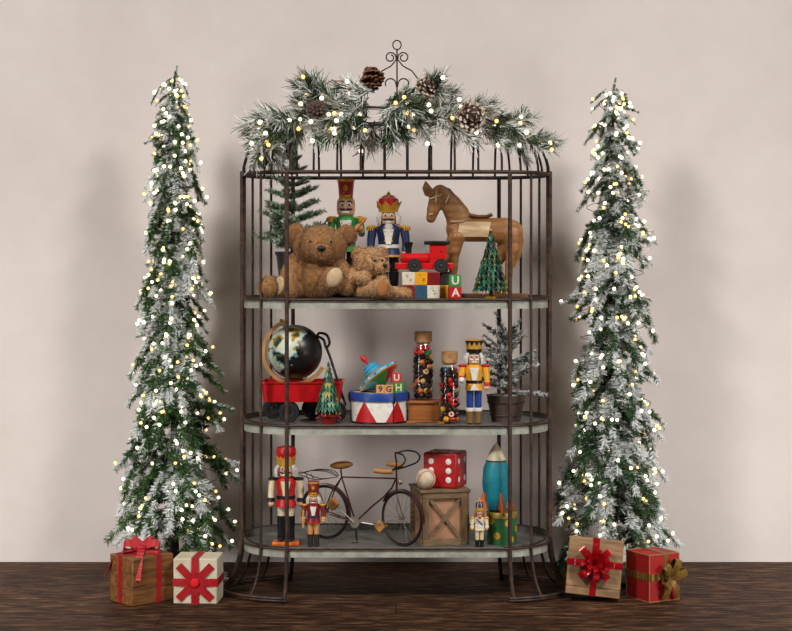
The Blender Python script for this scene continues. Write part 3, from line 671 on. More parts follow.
# ---------------------------------------------------------------- needle sprigs shared by the potted pines, trees and garland
def needle_mats(nm, dk, lt, sn):
    return [mat('needle_' + nm + '_dark', dk, .6, spec=.2), mat('needle_' + nm + '_light', lt, .6, spec=.2), mat('needle_' + nm + '_frost', sn, .85, spec=.15), mat('twig_' + nm, (70, 54, 40), .8)]
def bough(L, seed, nl=.016, dens=520, droop=.35, side=.36, frost=.4, w=.0011, spread=.85, nside=5, fclump=26.0):
    """a needled bough along +X from the origin; needles are thin folded blades"""
    r = random.Random(seed); m = MB()
    def curve(t): return V((L * t, L * .05 * math.sin(3 * t + seed), -droop * L * t * t))
    stems = [[curve(i / 8) for i in range(9)]]
    for i in range(nside):
        for sg in (-1, 1):
            t0 = .12 + .7 * i / nside + r.random() * .06; p = curve(t0); d = (curve(min(1, t0 + .1)) - p).normalized()
            a = rad(38 + 14 * r.random()) * sg; dd = V((d.x * math.cos(a), math.sin(a) * .95, d.z + .12 * (r.random() - .5))).normalized(); l = L * side * (1 - t0 * .75) * (.8 + .4 * r.random())
            stems.append([p + dd * l * q / 4 + V((0, 0, -droop * .5 * l * (q / 4) ** 2)) for q in range(5)])
    tot = sum((s[-1] - s[0]).length for s in stems)
    for s in stems:
        m.tube(s, [.0022 * (1 - .7 * i / (len(s) - 1)) for i in range(len(s))], 4, mi=3)
        n = int(dens * (s[-1] - s[0]).length / tot)
        for _ in range(n):
            t = r.random() ** .9 * (len(s) - 1.001); i = int(t); p = s[i].lerp(s[i + 1], t - i); d = (s[i + 1] - s[i]).normalized()
            o = d.orthogonal().normalized(); o2 = d.cross(o); a = r.random() * 2 * PI; rv = o * math.cos(a) + o2 * math.sin(a)
            g = (d * (.55 + .3 * r.random()) + rv * spread).normalized(); l = nl * (.7 + .5 * r.random())
            sd = g.cross(V((r.random() - .5, r.random() - .5, r.random() - .5))).normalized() * w * (.8 + .5 * r.random())
            fr = noise.noise(p * fclump + V((seed * 3.1, 0, 0))) * .9 + g.z * .3 + .5
            k = 2 if fr > 1 - frost + .12 * r.gauss(0, 1) else (1 if r.random() < .45 else 0)
            if k == 2: sd = sd * 1.25
            m.add([p - sd, p + sd, p + g * l + sd * .35, p + g * l - sd * .35], [(0, 1, 2, 3)], k)
    return m
def aim(loc, az, pitch, roll=0, sc=1.0):
    """place a +X bough at loc pointing to azimuth az, pitched by pitch (positive = up)"""
    return Matrix.Translation(loc) @ Matrix.Rotation(az, 4, 'Z') @ Matrix.Rotation(-pitch, 4, 'Y') @ Matrix.Rotation(roll, 4, 'X') @ Matrix.Scale(sc, 4)

def potted_pine(label, loc, H, potf, R, z0, nm, meshes, levels, up, frost_top=True, sc=(1.0, .45), name='potted_pine', cat='potted tree', drops=()):
    t = thing(name, label, cat, loc)
    potf(t)
    m = MB(); m.cyl((0, 0, z0 * .8), (0, 0, H * .93), .006, .002, 8); m.build('trunk', wood('trunk', (70, 48, 32), (44, 30, 20), 'z'), t)
    for i in range(levels):
        f = i / (levels - 1); z = z0 + (H - z0) * (.06 + .82 * f); n = 6 if f < .6 else 5; s = sc[0] + (sc[1] - sc[0]) * f
        for k in range(n):
            inst('branch', meshes[rnd.randrange(len(meshes))], t, M=aim((0, 0, z), 2 * PI * (k + .5 * (i % 2) + .3 * rnd.random()) / n, up + .3 * f + .12 * rnd.gauss(0, 1), rnd.gauss(0, .3), s * (.85 + .3 * rnd.random())))
    inst('branch', meshes[0], t, M=aim((0, 0, H * .82), 0, PI / 2 - .05, 0, (H * .2) / R))
    return t
pm = needle_mats('fir', (118, 142, 110), (168, 188, 158), (214, 222, 206))
firs = [bough(.12, 40 + i, nl=.012, dens=620, droop=.05, side=.42, frost=.32, w=.0015, spread=1.0).mesh('fir_branch', pm, None) for i in range(3)]
def dark_pot(t):
    m = MB(); m.lathe([(.036, 0), (.052, .138), (.056, .14), (.056, .15), (.05, .15), (.048, .135), (0, .132)], 28); m.build('pot', mat('black_pot', (30, 30, 32), .5), t)
potted_pine('potted green fir in a plain black pot behind the large bear', (W(292, .255), .255, ZT), Z(150, .255) - ZT, dark_pot, .11, .145, 'fir', firs, 8, .25, sc=(1.12, .42))
pm2 = needle_mats('frosted', (54, 72, 58), (84, 100, 84), (208, 210, 206))
frs = [bough(.14, 60 + i, nl=.012, dens=420, droop=.12, side=.3, frost=.66, w=.0013, nside=4).mesh('frosted_branch', pm2, None) for i in range(3)]
def bucket(t):
    wd = wood('bucket', (92, 74, 62), (54, 42, 35), 'z', 9)
    m = MB(); n = 22
    m.lathe([(.046, 0), (.063, .084), (.058, .084), (.052, .07), (0, .07)], 44); m.build('bucket', wd, t, smooth=20)
    for z, r in ((.02, .0515), (.062, .0602)):
        m = MB(); m.tube([(r * math.cos(2 * PI * k / 32), r * math.sin(2 * PI * k / 32), z) for k in range(32)], .0022, 6, closed=True); m.build('hoop', iron_rust, t)
    m = MB(); m.ell((0, 0, .072), (.052, .052, .016), 24, 8, fn=lambda p: 1 + .18 * noise.noise(p * 5)); m.build('moss', mat('snowy_moss', (196, 190, 178), .9, c2=(120, 100, 80), scale=60, bump=.6), t)
pb = (W(506, .13), .13, ZM)
t = thing('potted_pine', 'sparse frosted pine in a weathered wooden bucket with iron hoops', 'potted tree', pb)
bucket(t)
m = MB(); m.tube([(0, 0, .06), (.004, 0, .16), (-.004, 0, .25), (.0, 0, .3)], [.006, .005, .004, .002], 8); m.build('trunk', wood('trunk', (70, 48, 32), (44, 30, 20), 'z'), t)
for i in range(24):
    f = i / 23; z = .09 + .17 * f; a = i * 2.4 + .4 * rnd.random()
    inst('branch', frs[i % 3], t, M=aim((0, 0, z), a, .28 + .55 * f + .15 * rnd.gauss(0, 1), rnd.gauss(0, .3), (1.05 - .4 * f) * (.85 + .3 * rnd.random())))
inst('branch', frs[1], t, M=aim((0, 0, .25), 2.4, 1.3, 0, .75)); inst('branch', frs[2], t, M=aim((0, 0, .24), .3, 1.15, 0, .7))

# ---------------------------------------------------------------- wagon and globe
wy = .15
t = thing('toy_wagon', 'red metal toy wagon with black wheels carrying the globe', 'toy wagon', (W(303, wy), wy, ZM), 0)
wred = paint('wagon_red', (190, 20, 26), .32)
u = 1 / S(wy - .075); q = lambda px, py, y=0: V(((px - 303) * u, y, (422.6 - py) * u))
def rrect(cx, w, d, r, z, n=5):
    out = []
    for sx, sy, a0 in ((1, 1, 0), (-1, 1, PI / 2), (-1, -1, PI), (1, -1, 1.5 * PI)):
        for i in range(n + 1):
            a = a0 + PI / 2 * i / n; out.append(V((cx + sx * (w / 2 - r) + r * math.cos(a), sy * (d / 2 - r) + r * math.sin(a), z)))
    return out
def loft(mb, rings, mi=0, cap0=True, cap1=True):
    n = len(rings[0]); vs = [p for r_ in rings for p in r_]; fs = []
    for i in range(len(rings) - 1):
        for k in range(n):
            j = (k + 1) % n; fs.append((i * n + k, i * n + j, (i + 1) * n + j, (i + 1) * n + k))
    if cap0: fs.append(tuple(range(n - 1, -1, -1)))
    if cap1: fs.append(tuple(range((len(rings) - 1) * n, len(rings) * n)))
    mb.add(vs, fs, mi)
Wd, Dd = 81 * u, .165; zb_, zt_ = q(0, 402).z, q(0, 383.5).z
m = MB(); loft(m, [rrect(0, Wd * .94, Dd * .92, .012, zb_), rrect(0, Wd, Dd, .014, zt_), rrect(0, Wd + .008, Dd + .008, .016, zt_ + .001), rrect(0, Wd + .008, Dd + .008, .016, zt_ + .005), rrect(0, Wd - .004, Dd - .004, .013, zt_ + .005), rrect(0, Wd * .93, Dd * .9, .012, zb_ + .003)])
m.build('tub', wred, t)
for px, dy in ((290, -.062), (271, .066), (337, -.062), (311, .066)):
    m = MB(); c = q(px + (6 if False else 0), 412, dy); r = c.z
    m.lathe([(r * .5, -.011), (r * .92, -.011), (r, -.006), (r, .006), (r * .92, .011), (r * .5, .011)], 32, Matrix.Translation((c.x, c.y, r)) @ Matrix.Rotation(PI / 2, 4, 'X')); w_ = m.build('wheel', rubber, t)
    m = MB(); m.lathe([(r * .72, -.009), (r * .6, -.013), (r * .18, -.011), (r * .14, -.016), (0, -.017)], 24, Matrix.Translation((c.x, c.y, r)) @ Matrix.Rotation(-PI / 2, 4, 'X')); m.build('hubcap', mat('black_hub', (34, 33, 32), .35), w_)
for px in (281, 324):
    c = q(px, 412); m = MB(); m.cyl((c.x + .03, -.062, c.z), (c.x - .03, .066, c.z), .004); m.box((c.x, 0, (c.z + zb_) / 2 + .004), (.02, .06, zb_ - c.z)); m.build('axle', black, t)
m = MB()
m.tube([q(322, 411, 0), q(343, 411, 0), q(346, 407, 0), q(339, 385, .0), q(330, 357, .0), q(326, 347, .0)], .0042, 8); hnd = m.build('handle', black, t)
m = MB(); m.curve([q(326, 348, 0), q(324, 341, 0), q(318, 337, 0), q(320, 334, 0), q(327, 336, 0), q(330, 344, 0), q(327, 349, 0)], .0042, 8); m.build('handle_grip', black, hnd)

gy = .15; u2 = 1 / S(gy); gr = 27.3 * u2
gz = zb_ + .003 + ZM
t = thing('globe', 'black desk globe with teal and ochre continents and tan meridian arm', 'globe', (W(295, gy), gy, gz), 0)
gc = V((0, 0, Z(352, gy) - gz))
gm = bpy.data.materials.new('globe_map'); gm.use_nodes = True; nt = gm.node_tree; b = nt.nodes['Principled BSDF']
tc = nt.nodes.new('ShaderNodeTexCoord'); n1 = nt.nodes.new('ShaderNodeTexNoise'); n1.inputs['Scale'].default_value = 15; n1.inputs['Detail'].default_value = 5; n1.inputs['Roughness'].default_value = .55
mpg = nt.nodes.new('ShaderNodeMapping'); mpg.inputs['Location'].default_value = (.37, .21, .13)
nt.links.new(tc.outputs['Object'], mpg.inputs['Vector']); nt.links.new(mpg.outputs['Vector'], n1.inputs['Vector'])
# continents lie towards the upper left: a real feature of the printed map
sep = nt.nodes.new('ShaderNodeSeparateXYZ'); nt.links.new(tc.outputs['Object'], sep.inputs['Vector'])
ma = nt.nodes.new('ShaderNodeMath'); ma.operation = 'MULTIPLY_ADD'; ma.inputs[1].default_value = -2.0; nt.links.new(sep.outputs['X'], ma.inputs[0]); nt.links.new(n1.outputs['Fac'], ma.inputs[2])
mb2 = nt.nodes.new('ShaderNodeMath'); mb2.operation = 'MULTIPLY_ADD'; mb2.inputs[1].default_value = 1.3; nt.links.new(sep.outputs['Z'], mb2.inputs[0]); nt.links.new(ma.outputs[0], mb2.inputs[2])
r = nt.nodes.new('ShaderNodeValToRGB'); r.color_ramp.interpolation = 'CONSTANT'; e = r.color_ramp.elements
e[0].position = 0; e[0].color = L3((26, 25, 26)); e[1].position = .55; e[1].color = L3((90, 138, 136))
x = e.new(.585); x.color = L3((196, 206, 186))
nt.links.new(mb2.outputs[0], r.inputs['Fac'])
n3 = nt.nodes.new('ShaderNodeTexNoise'); n3.inputs['Scale'].default_value = 27; n3.inputs['Detail'].default_value = 1; nt.links.new(tc.outputs['Object'], n3.inputs['Vector'])
r3 = nt.nodes.new('ShaderNodeValToRGB'); r3.color_ramp.interpolation = 'CONSTANT'; r3.color_ramp.elements[0].color = L3((255, 255, 255)); r3.color_ramp.elements[1].position = .57; r3.color_ramp.elements[1].color = L3((222, 160, 52)); x = r3.color_ramp.elements.new(.66); x.color = L3((46, 92, 92))
nt.links.new(n3.outputs['Fac'], r3.inputs['Fac'])
mxg = nt.nodes.new('ShaderNodeMix'); mxg.data_type = 'RGBA'; mxg.blend_type = 'MULTIPLY'; mxg.inputs['Factor'].default_value = 1
nt.links.new(r.outputs['Color'], mxg.inputs['A']); nt.links.new(r3.outputs['Color'], mxg.inputs['B']); nt.links.new(mxg.outputs['Result'], b.inputs['Base Color']); b.inputs['Roughness'].default_value = .35
m = MB(); m.ell((0, 0, 0), gr, 48, 32); m.build('sphere', gm, t, loc=gc)
axis = V((-.4, 0, .917)).normalized(); side = V((-.917, 0, -.4))
m = MB(); R1 = gr * 1.16; m.ribbon([gc + axis * R1 * math.cos(a) + side * R1 * math.sin(a) for a in [-.1 + (PI + .75) * i / 28 for i in range(29)]], (0, 1, 0), .02, .013); m.build('meridian_arm', wood('arm', (214, 168, 112), (170, 122, 74), 'z'), t)
m = MB()
for sg in (1, -1): m.cyl(gc + axis * gr * .99 * sg, gc + axis * gr * 1.25 * sg, .003, .004, 10); m.ell(gc + axis * gr * 1.26 * sg, .006, 12, 8)
m.build('axis_pin', gold, t)
m = MB(); m.lathe([(.036, 0), (.038, .004), (.03, .01), (.008, .014), (.008, gc.z - gr * 1.14)], 28); m.build('stand', gold, t)

# ---------------------------------------------------------------- drum with top and blocks
dy = .105; u = 1 / S(dy); R_ = 27.5 * u; dh = 31 * u
t = thing('toy_drum', 'white toy drum with red triangles and blue rim holding the spinning top', 'drum', (W(379, dy), dy, ZM), 0)
m = MB(); m.lathe([(R_ * .97, .001), (R_, .003), (R_, dh - .03 * 0 - .012), (R_ * .97, dh - .006)], 48); body = m.build('shell', white, t)
n_ = 5
for k in range(n_):
    a0 = 2 * PI * k / n_ - PI / 2 - .54; m = MB(); vs = []; hw = .49; st = 5
    for i in range(st + 1):
        f = i / st; zz = .003 + (dh - .03) * f; ww = hw * (1 - f)
        for j in range(-3, 4): a = a0 + ww * j / 3; vs.append((R_ * 1.006 * math.cos(a), R_ * 1.006 * math.sin(a), zz))
    m.add(vs, [(i * 7 + j, i * 7 + j + 1, (i + 1) * 7 + j + 1, (i + 1) * 7 + j) for i in range(st) for j in range(6)]); m.build('red_triangle', red, body)
m = MB(); m.lathe([(R_ * 1.0, dh - .028), (R_ * 1.06, dh - .028), (R_ * 1.07, dh - .004), (R_ * 1.05, dh - .001), (R_ * .98, dh - .001), (R_ * .97, dh - .006)], 48); m.build('top_rim', blue, t)
m = MB(); m.lathe([(0, dh - .006), (R_ * .98, dh - .0045)], 40); m.build('drumhead', cream, t)
m = MB(); m.lathe([(R_ * 1.0, 0), (R_ * 1.04, 0), (R_ * 1.04, .005), (R_ * 1.0, .006)], 48); m.build('bottom_rim', black, t)
for a in (-PI / 2 + .55, -PI / 2 - 1.45, -PI / 2 + 1.5, PI / 2 + .6):
    m = MB(); c, s_ = math.cos(a), math.sin(a); m.tube([(R_ * 1.03 * c, R_ * 1.03 * s_, .004), (R_ * 1.03 * c, R_ * 1.03 * s_, dh - .026)], .0016, 6); m.tube([(R_ * 1.08 * c, R_ * 1.08 * s_, dh - .004), (R_ * 1.1 * c, R_ * 1.1 * s_, dh - .018), (R_ * 1.06 * c, R_ * 1.06 * s_, dh - .034)], .003, 8); m.build('tension_hook', iron, t)
# spinning top, leaning on its rim
zd = ZM + dh - .0045
ax = V((-.6, .24, .76)).normalized(); rt = ax.to_track_quat('Z', 'Y').to_euler()
u = 1 / S(dy); Rt = 23 * u
t = thing('spinning_top', 'colourful tin spinning top with red knob leaning on the drum', 'spinning top', (W(378, dy), dy + .005, zd), 0)
m = MB(); T = Matrix.Translation((0, 0, .047)) @ rt.to_matrix().to_4x4()
cl = [green, red, yellow, lblue, dred, lblue]
prof = [(.003, -.034), (.012, -.03), (.035, -.02), (Rt * .93, -.006)]
seg = 36; vs = []; fs = []
m.lathe(prof, seg, T)
k0 = 0
for i in range(len(m.f)):
    kk = (i % seg) // 6; m.mi[i] = kk if i < 3 * seg else 3
bowl = m.build('lower_bowl', cl, t)
m = MB(); m.lathe([(Rt * .93, -.0072), (Rt, -.006), (Rt * 1.03, -.0045), (Rt, -.003), (Rt, .005), (Rt * .93, .0055)], seg, T, mis=[1, 1, 1, 0, 2, 2]); rimb = m.build('rim_band', [lblue, yellow, red], t)
m = MB()
for k in range(18):
    a = 2 * PI * k / 18; m.ell(T @ V((Rt * 1.0 * math.cos(a), Rt * 1.0 * math.sin(a), .001)), .003, 8, 6, mi=k % 2)
m.build('rim_dots', [white, navy], rimb)
m = MB(); m.lathe([(Rt * .93, .0055), (Rt * .8, .009), (Rt * .6, .014), (Rt * .42, .018), (Rt * .4, .02)], seg, T, mis=[0, 1, 0, 2]); m.build('upper_dome', [yellow, red, lblue], t)
m = MB(); m.lathe([(Rt * .42, .018), (Rt * .47, .023), (Rt * .42, .028), (Rt * .36, .029), (Rt * .41, .034), (Rt * .36, .039), (Rt * .28, .04), (Rt * .32, .045), (Rt * .22, .05), (0, .05)], 28, T, mis=[0, 0, 1, 0, 0, 1, 0, 0, 1]); m.build('coil', [lblue, teal], t)
m = MB(); m.lathe([(.003, .05), (.0035, .062), (.008, .07), (.0085, .082), (.005, .088), (0, .089)], 16, T); m.build('knob', red, t)
bz = lambda: zd
def lblock(label, px, size, y, z, m_, ch, chm, rz=0): return block(label, px, 0, size, y, z, m_, 'alphabet_block', 'alphabet blocks', rz, ch, chm)
tanb = paint('block_tan', (206, 152, 92))
s1 = 8.4 / S(.055)
lblock('tan block with dark 9 on the drum front edge', 376, s1, .05, zd, tanb, '9', navy, .05)
lblock('tan block with dark G beside the 9 block on drum', 385, s1, .05, zd, tanb, 'G', navy, -.08)
s2 = 10.5 / S(.07)
lblock('green block with cream H at the drum edge', 394, s2, .062, zd, green, 'H', cream, -.12)
lblock('red block with white letter on top of the green H block', 391.5, 9.3 / S(.07), .064, zd + s2 + .0003, paint('block_rose', (206, 60, 56)), 'U', white, .1)

# ---------------------------------------------------------------- wooden chest, jars, beads
cy = .08; u = 1 / S(cy)
t = thing('wooden_chest', 'small orange-brown wooden chest under the tall bead jar', 'chest', (W(426, cy), cy + .055, ZM), 0)
cw = wood('chest', (172, 104, 50), (120, 66, 28), 'x', 7, .4); ch_ = 17 * u
m = MB(); m.box((-.004, 0, .003), (35 * u, .11, .006)); m.build('foot_board', cw, t, bevel=.002)
m = MB(); m.box((-1.5 * u, 0, .006 + ch_ / 2), (32 * u, .1, ch_)); m.build('body', cw, t, bevel=.002)
m = MB(); m.box((1 * u, 0, .006 + ch_ + .004), (40 * u, .115, .008)); m.build('lid', cw, t, bevel=.002)
m = MB(); m.box((11.5 * u, -.052, .006 + ch_ / 2), (5 * u, .006, ch_ * .92)); m.build('corner_post', cw, t, bevel=.001)
chest_top = ZM + .006 + ch_ + .008
glass = bpy.data.materials.new('clear_jar_glass'); glass.use_nodes = True; nt = glass.node_tree; nt.nodes.clear()
o_ = nt.nodes.new('ShaderNodeOutputMaterial'); mx_ = nt.nodes.new('ShaderNodeMixShader'); tr_ = nt.nodes.new('ShaderNodeBsdfTransparent'); gl_ = nt.nodes.new('ShaderNodeBsdfGlossy'); gl_.inputs['Roughness'].default_value = .05; lw_ = nt.nodes.new('ShaderNodeLayerWeight'); lw_.inputs['Blend'].default_value = .25; fr_ = nt.nodes.new('ShaderNodeMath'); fr_.operation = 'MULTIPLY_ADD'; fr_.inputs[1].default_value = .07; fr_.inputs[2].default_value = .015; nt.links.new(lw_.outputs['Facing'], fr_.inputs[0])
tr_.inputs['Color'].default_value = (.98, .985, .98, 1)
nt.links.new(fr_.outputs[0], mx_.inputs[0]); nt.links.new(tr_.outputs[0], mx_.inputs[1]); nt.links.new(gl_.outputs[0], mx_.inputs[2]); nt.links.new(mx_.outputs[0], o_.inputs[0])
cork = mat('cork', (190, 146, 92), .85, c2=(138, 98, 56), scale=60, bump=.5)
bead_cols = {'red': paint('bead_red', (200, 40, 32), .25), 'dark brown': paint('bead_brown', (58, 32, 22), .25), 'black': paint('bead_black', (26, 22, 22), .25), 'orange': paint('bead_orange', (206, 110, 50), .25), 'yellow': paint('bead_yellow', (222, 160, 36), .25), 'green': paint('bead_green', (30, 124, 70), .25), 'tan': paint('bead_tan', (204, 160, 100), .25), 'blue-grey': paint('bead_slate', (62, 82, 92), .25)}
bead_meshes = {}
br_ = .0102
for cn, cm in bead_cols.items():
    m = MB(); m.lathe([(br_ * .32, -br_ * .8), (br_ * .75, -br_ * .72), (br_, 0), (br_ * .75, br_ * .72), (br_ * .32, br_ * .8), (br_ * .3, 0), (br_ * .32, -br_ * .8)], 14); a_ = m.mesh('bead_round', cm, 60)
    m = MB(); m.lathe([(br_ * .45, -br_ * .42), (br_ * .85, -br_ * .42), (br_ * 1.02, 0), (br_ * .85, br_ * .42), (br_ * .45, br_ * .42), (br_ * .38, 0), (br_ * .45, -br_ * .42)], 14); b_ = m.mesh('bead_ring', cm, 60)
    m = MB(); m.ell((0, 0, 0), (br_ * 1.0, br_ * .68, br_ * .68), 12, 8); c_ = m.mesh('bead_oval', cm, 60)
    bead_meshes[cn] = [a_, a_, b_, c_]
def jar(label, jl, loc, r, h, neck, corkh, palette):
    t = thing('glass_jar', label, 'jar', loc)
    m = MB(); th = .0012
    m.lathe([(r * .9, 0), (r, .004), (r, h * .85), (r * .94, h * .92), (neck, h * .985), (neck, h), (neck - th, h), (neck - th, h * .984), (r * .94 - th, h * .915), (r - th, h * .85), (r - th, .006), (r * .88, .003), (0, .003)], 40); m.build('jar_body', glass, t)
    m = MB(); m.lathe([(neck * .86, h - .004), (neck * .94, h), (neck * 1.16, h + .002), (neck * 1.2, h + corkh), (0, h + corkh)], 24); m.build('cork', cork, t)
    z = .004 + br_; lay = 0; rr = r - th - br_ * 1.04
    while z < h * .97 - br_ * .8:
        ring = rr if z < h * .83 else rr * (.9 if z < h * .89 else .62)
        n = max(3, int(2 * PI * ring / (2.02 * br_)))
        sp = [(ring * math.cos(2 * PI * (k + .5 * (lay % 2)) / n + .2 * lay), ring * math.sin(2 * PI * (k + .5 * (lay % 2)) / n + .2 * lay)) for k in range(n)]
        if ring > 2.1 * br_: sp.append((0, 0))
        for x, y in sp:
            top = z > h * .76
            cn = rnd.choice(palette[1] if top else palette[0])
            o = bpy.data.objects.new('wooden_bead', rnd.choice(bead_meshes[cn])); COL.objects.link(o)
            o.location = V(loc) + V((x, y, z + rnd.uniform(-.0008, .0008))); 
            az = math.atan2(y, x); o.rotation_euler = (PI / 2 + rnd.gauss(0, .35), 0, az - PI / 2 + rnd.gauss(0, .4)) if rnd.random() < .45 else (rnd.random() * 3, rnd.random() * 3, rnd.random() * 3)
            tag(o, '%s wooden bead inside the %s' % (cn, jl), 'bead', 'wooden beads inside the ' + jl)
        z += br_ * 1.5; lay += 1
jar('tall corked glass jar of mixed beads on the wooden chest', 'tall corked jar', (W(423.5, cy), cy + .055, chest_top), 11 / S(cy + .055), (401 - 344) / S(cy + .055), .024, 11 / S(cy + .055),
    (['dark brown'] * 5 + ['black'] * 2 + ['orange', 'red', 'yellow', 'orange', 'tan', 'yellow'], ['red'] * 5 + ['green', 'yellow', 'black', 'red', 'yellow']))
jar('shorter corked glass jar of dark red beads standing on the shelf', 'shorter corked jar', (W(449.5, .05), .055, ZM), 10.8 / S(.055), (425 - 365) / S(.055), .022, 12 / S(.055),
    (['red'] * 5 + ['dark brown'] * 4 + ['black'] * 3 + ['orange', 'blue-grey', 'yellow'], ['black', 'dark brown', 'red', 'blue-grey']))
for px, y_, a, l in ((411, .03, .1, .03), (441, .018, -.5, .02)):
    o = MB(); o.box((0, 0, .004), (l, .014, .008), rz=0)
    tag(o.build('wood_scrap', cw, None, bevel=.002, loc=(W(px, y_), y_, ZM), rot=(0, 0, a)), 'small orange wooden strip lying before the %s' % ('chest' if px < 420 else 'shorter bead jar'), 'wood strip')

# ---------------------------------------------------------------- bicycle
ry_, fy_ = .165, .03
A = V((W(325.5, ry_), ry_, 0)); Bp = V((W(402, fy_), fy_, 0)); dirv = (Bp - A); dist = dirv.length; ang = math.atan2(dirv.y, dirv.x)
t = thing('toy_bicycle', 'model bicycle in dark maroon wire with tan saddle and wooden grips', 'bicycle', (A.x, A.y, ZB), ang)
WR = 27.4 / S((ry_ + fy_) / 2); k = dist / 76.5          # local: x along the bike, z up, rear hub at (0,0,WR)
maroon = mat('maroon_metal', (62, 28, 26), .4, .4, c2=(100, 52, 40), scale=60)
tanl = wood('saddle_leather', (196, 138, 72), (150, 96, 44), 'x', 8)
def bp(px, py, y=0):
    f = (px - 325.5) / 76.5; yy = ry_ + (fy_ - ry_) * f; return V((f * dist, y, Z(py, yy) - ZB))
def wheel(par, cx, steer=0):
    T = Matrix.Translation((cx, 0, WR)) @ Matrix.Rotation(steer, 4, 'Z')
    ci = lambda r: [T @ V((r * math.cos(a), 0, r * math.sin(a))) for a in [2 * PI * i / 40 for i in range(40)]]
    m = MB(); m.tube(ci(WR - .0035), .0038, 8, closed=True); w_ = m.build('tyre', rubber, par)
    m = MB(); m.tube(ci(WR - .0078), .0018, 6, closed=True); rim = m.build('rim', maroon, w_)
    for i in range(20):
        a = 2 * PI * i / 20; m = MB(); m.cyl(T @ V((0, (-1) ** i * .006, 0)), T @ V(((WR - .008) * math.cos(a), 0, (WR - .008) * math.sin(a))), .0007, seg=5); m.build('spoke', chrome, w_)
    m = MB(); m.cyl(T @ V((0, -.01, 0)), T @ V((0, .01, 0)), .004, seg=12); m.build('hub', chrome, w_)
steer = -.25
wheel(t, 0); wheel(t, dist, steer)
Hd = bp(397, 476); St = bp(342, 477); BB = bp(356, 522)
m = MB()
m.tube([St, bp(396, 478.5)], .0026, 8); m.tube([bp(341, 466), St, BB], .0028, 8)
m.tube([bp(396, 479), bp(392, 488), bp(384, 497), bp(372, 507), BB], .0028, 8)
for s_ in (-1, 1):
    m.tube([V((0, s_ * .011, WR)), BB + V((0, s_ * .006, 0))], .0019, 6); m.tube([V((0, s_ * .011, WR)), bp(333, 492, s_ * .008), St], .0022, 6)
m.tube([bp(396.5, 470), bp(397, 494)], .0034, 8); fr = m.build('frame', maroon, t)
m = MB(); m.tube([bp(393, 520, .006), bp(372, 525, .004), BB], .0015, 6)
for s_ in (-1, 1): m.tube([bp(397, 494, 0), V((dist - .012, s_ * .011, WR + .03)), V((dist, s_ * .011, WR))], .0024, 8)
m.build('fork', chrome, t)
def arcz(cx, r, a0, a1, n=18): return [V((cx + r * math.cos(rad(a0 + (a1 - a0) * i / n)), 0, WR + r * math.sin(rad(a0 + (a1 - a0) * i / n)))) for i in range(n + 1)]
m = MB(); m.ribbon(arcz(0, WR + .004, -15, 170), (0, 1, 0), .012, .0016); m.build('rear_fender', maroon, t)
m = MB(); T = Matrix.Translation((dist, 0, 0)) @ Matrix.Rotation(steer, 4, 'Z'); m.ribbon([T @ V((p.x, 0, p.z)) for p in arcz(0, WR + .004, -5, 150)], T.to_3x3() @ V((0, 1, 0)), .012, .0016); m.build('front_fender', maroon, t)
m = MB(); m.ell(bp(343, 465), (.042, .02, .0125), 24, 12, fn=lambda p: 1 - .12 * p.x, rot=(0, -.12, 0)); m.tube([bp(342, 466), bp(341, 472)], .004, 8)
m.build('saddle', tanl, t)
m = MB()
for y_ in (-.02, .0, .02): m.curve([bp(338, 476, y_ * .4), bp(330, 471, y_), bp(314, 470, y_), bp(302, 473, y_ * .8)], .0014, 6)
m.curve([bp(338, 477, 0), bp(318, 479, -.014), bp(302, 474, -.018), bp(300, 472, 0), bp(302, 474, .018), bp(318, 479, .014), bp(338, 477, 0)], .0014, 6)
m.tube([bp(308, 474, -.015), V((0, -.012, WR))], .0013, 6); m.tube([bp(308, 474, .015), V((0, .012, WR))], .0013, 6)
m.build('luggage_rack', maroon, t)
# bars: drops curl forward; wooden grips point back
m = MB(); hx = bp(396.5, 471)
m.tube([hx + V((0, 0, -.004)), hx + V((0, 0, .03)), hx + V((.002, -.012, .058))], .0026, 8)
for s_ in (-1, 1): m.curve([hx + V((.0, 0, .005)), hx + V((.006, s_ * .035, .008)), hx + V((.022, s_ * .048, .014)), hx + V((.048, s_ * .05, .026)), hx + V((.058, s_ * .048, .044)), hx + V((.046, s_ * .044, .058)), hx + V((.018, s_ * .034, .062)), hx + V((.002, s_ * .012, .058))], .0029, 8)
hb = m.build('handlebar', black, t)
for s_ in (-1, 1):
    m = MB(); a_ = hx + V((.004, s_ * .03, .007 + .006 * s_)); m.tube([a_, a_ + V((-.028, s_ * .008, .0)), a_ + V((-.06, s_ * .012, .002))], [.0075, .0085, .0075], 12); m.build('grip', tanl, hb)
m = MB(); m.ell(bp(401, 482, -.004), (.008, .007, .009), 14, 10); m.build('headlamp', chrome, t)
m = MB(); m.tube([BB + V((0, -.008, 0)), BB + V((0, -.004, 0))], .018, 24); m.tube([BB + V((0, -.01, 0)), bp(339, 505, -.016)], .0022, 6); m.tube([BB + V((0, .01, 0)), bp(376, 526, .016)], .0022, 6); m.build('chainring', chrome, t)
for s_ in (-1, 1):
    m = MB(); c = bp(378, 527, .022) if s_ > 0 else bp(337, 503, -.022); m.box((0, 0, 0), (.03, .022, .03), Matrix.Translation(c) @ Matrix.Rotation(.75, 4, 'Y')); m.build('pedal', tanl, t, bevel=.002)
m = MB(); m.tube([BB, BB + V((.012, -.01, -BB.z * .5)), V((BB.x + .02, -.022, .002)), V((BB.x + .004, -.03, .002))], .0022, 6); m.tube([BB, V((BB.x - .012, .025, .002))], .0022, 6); m.build('kickstand', black, t)

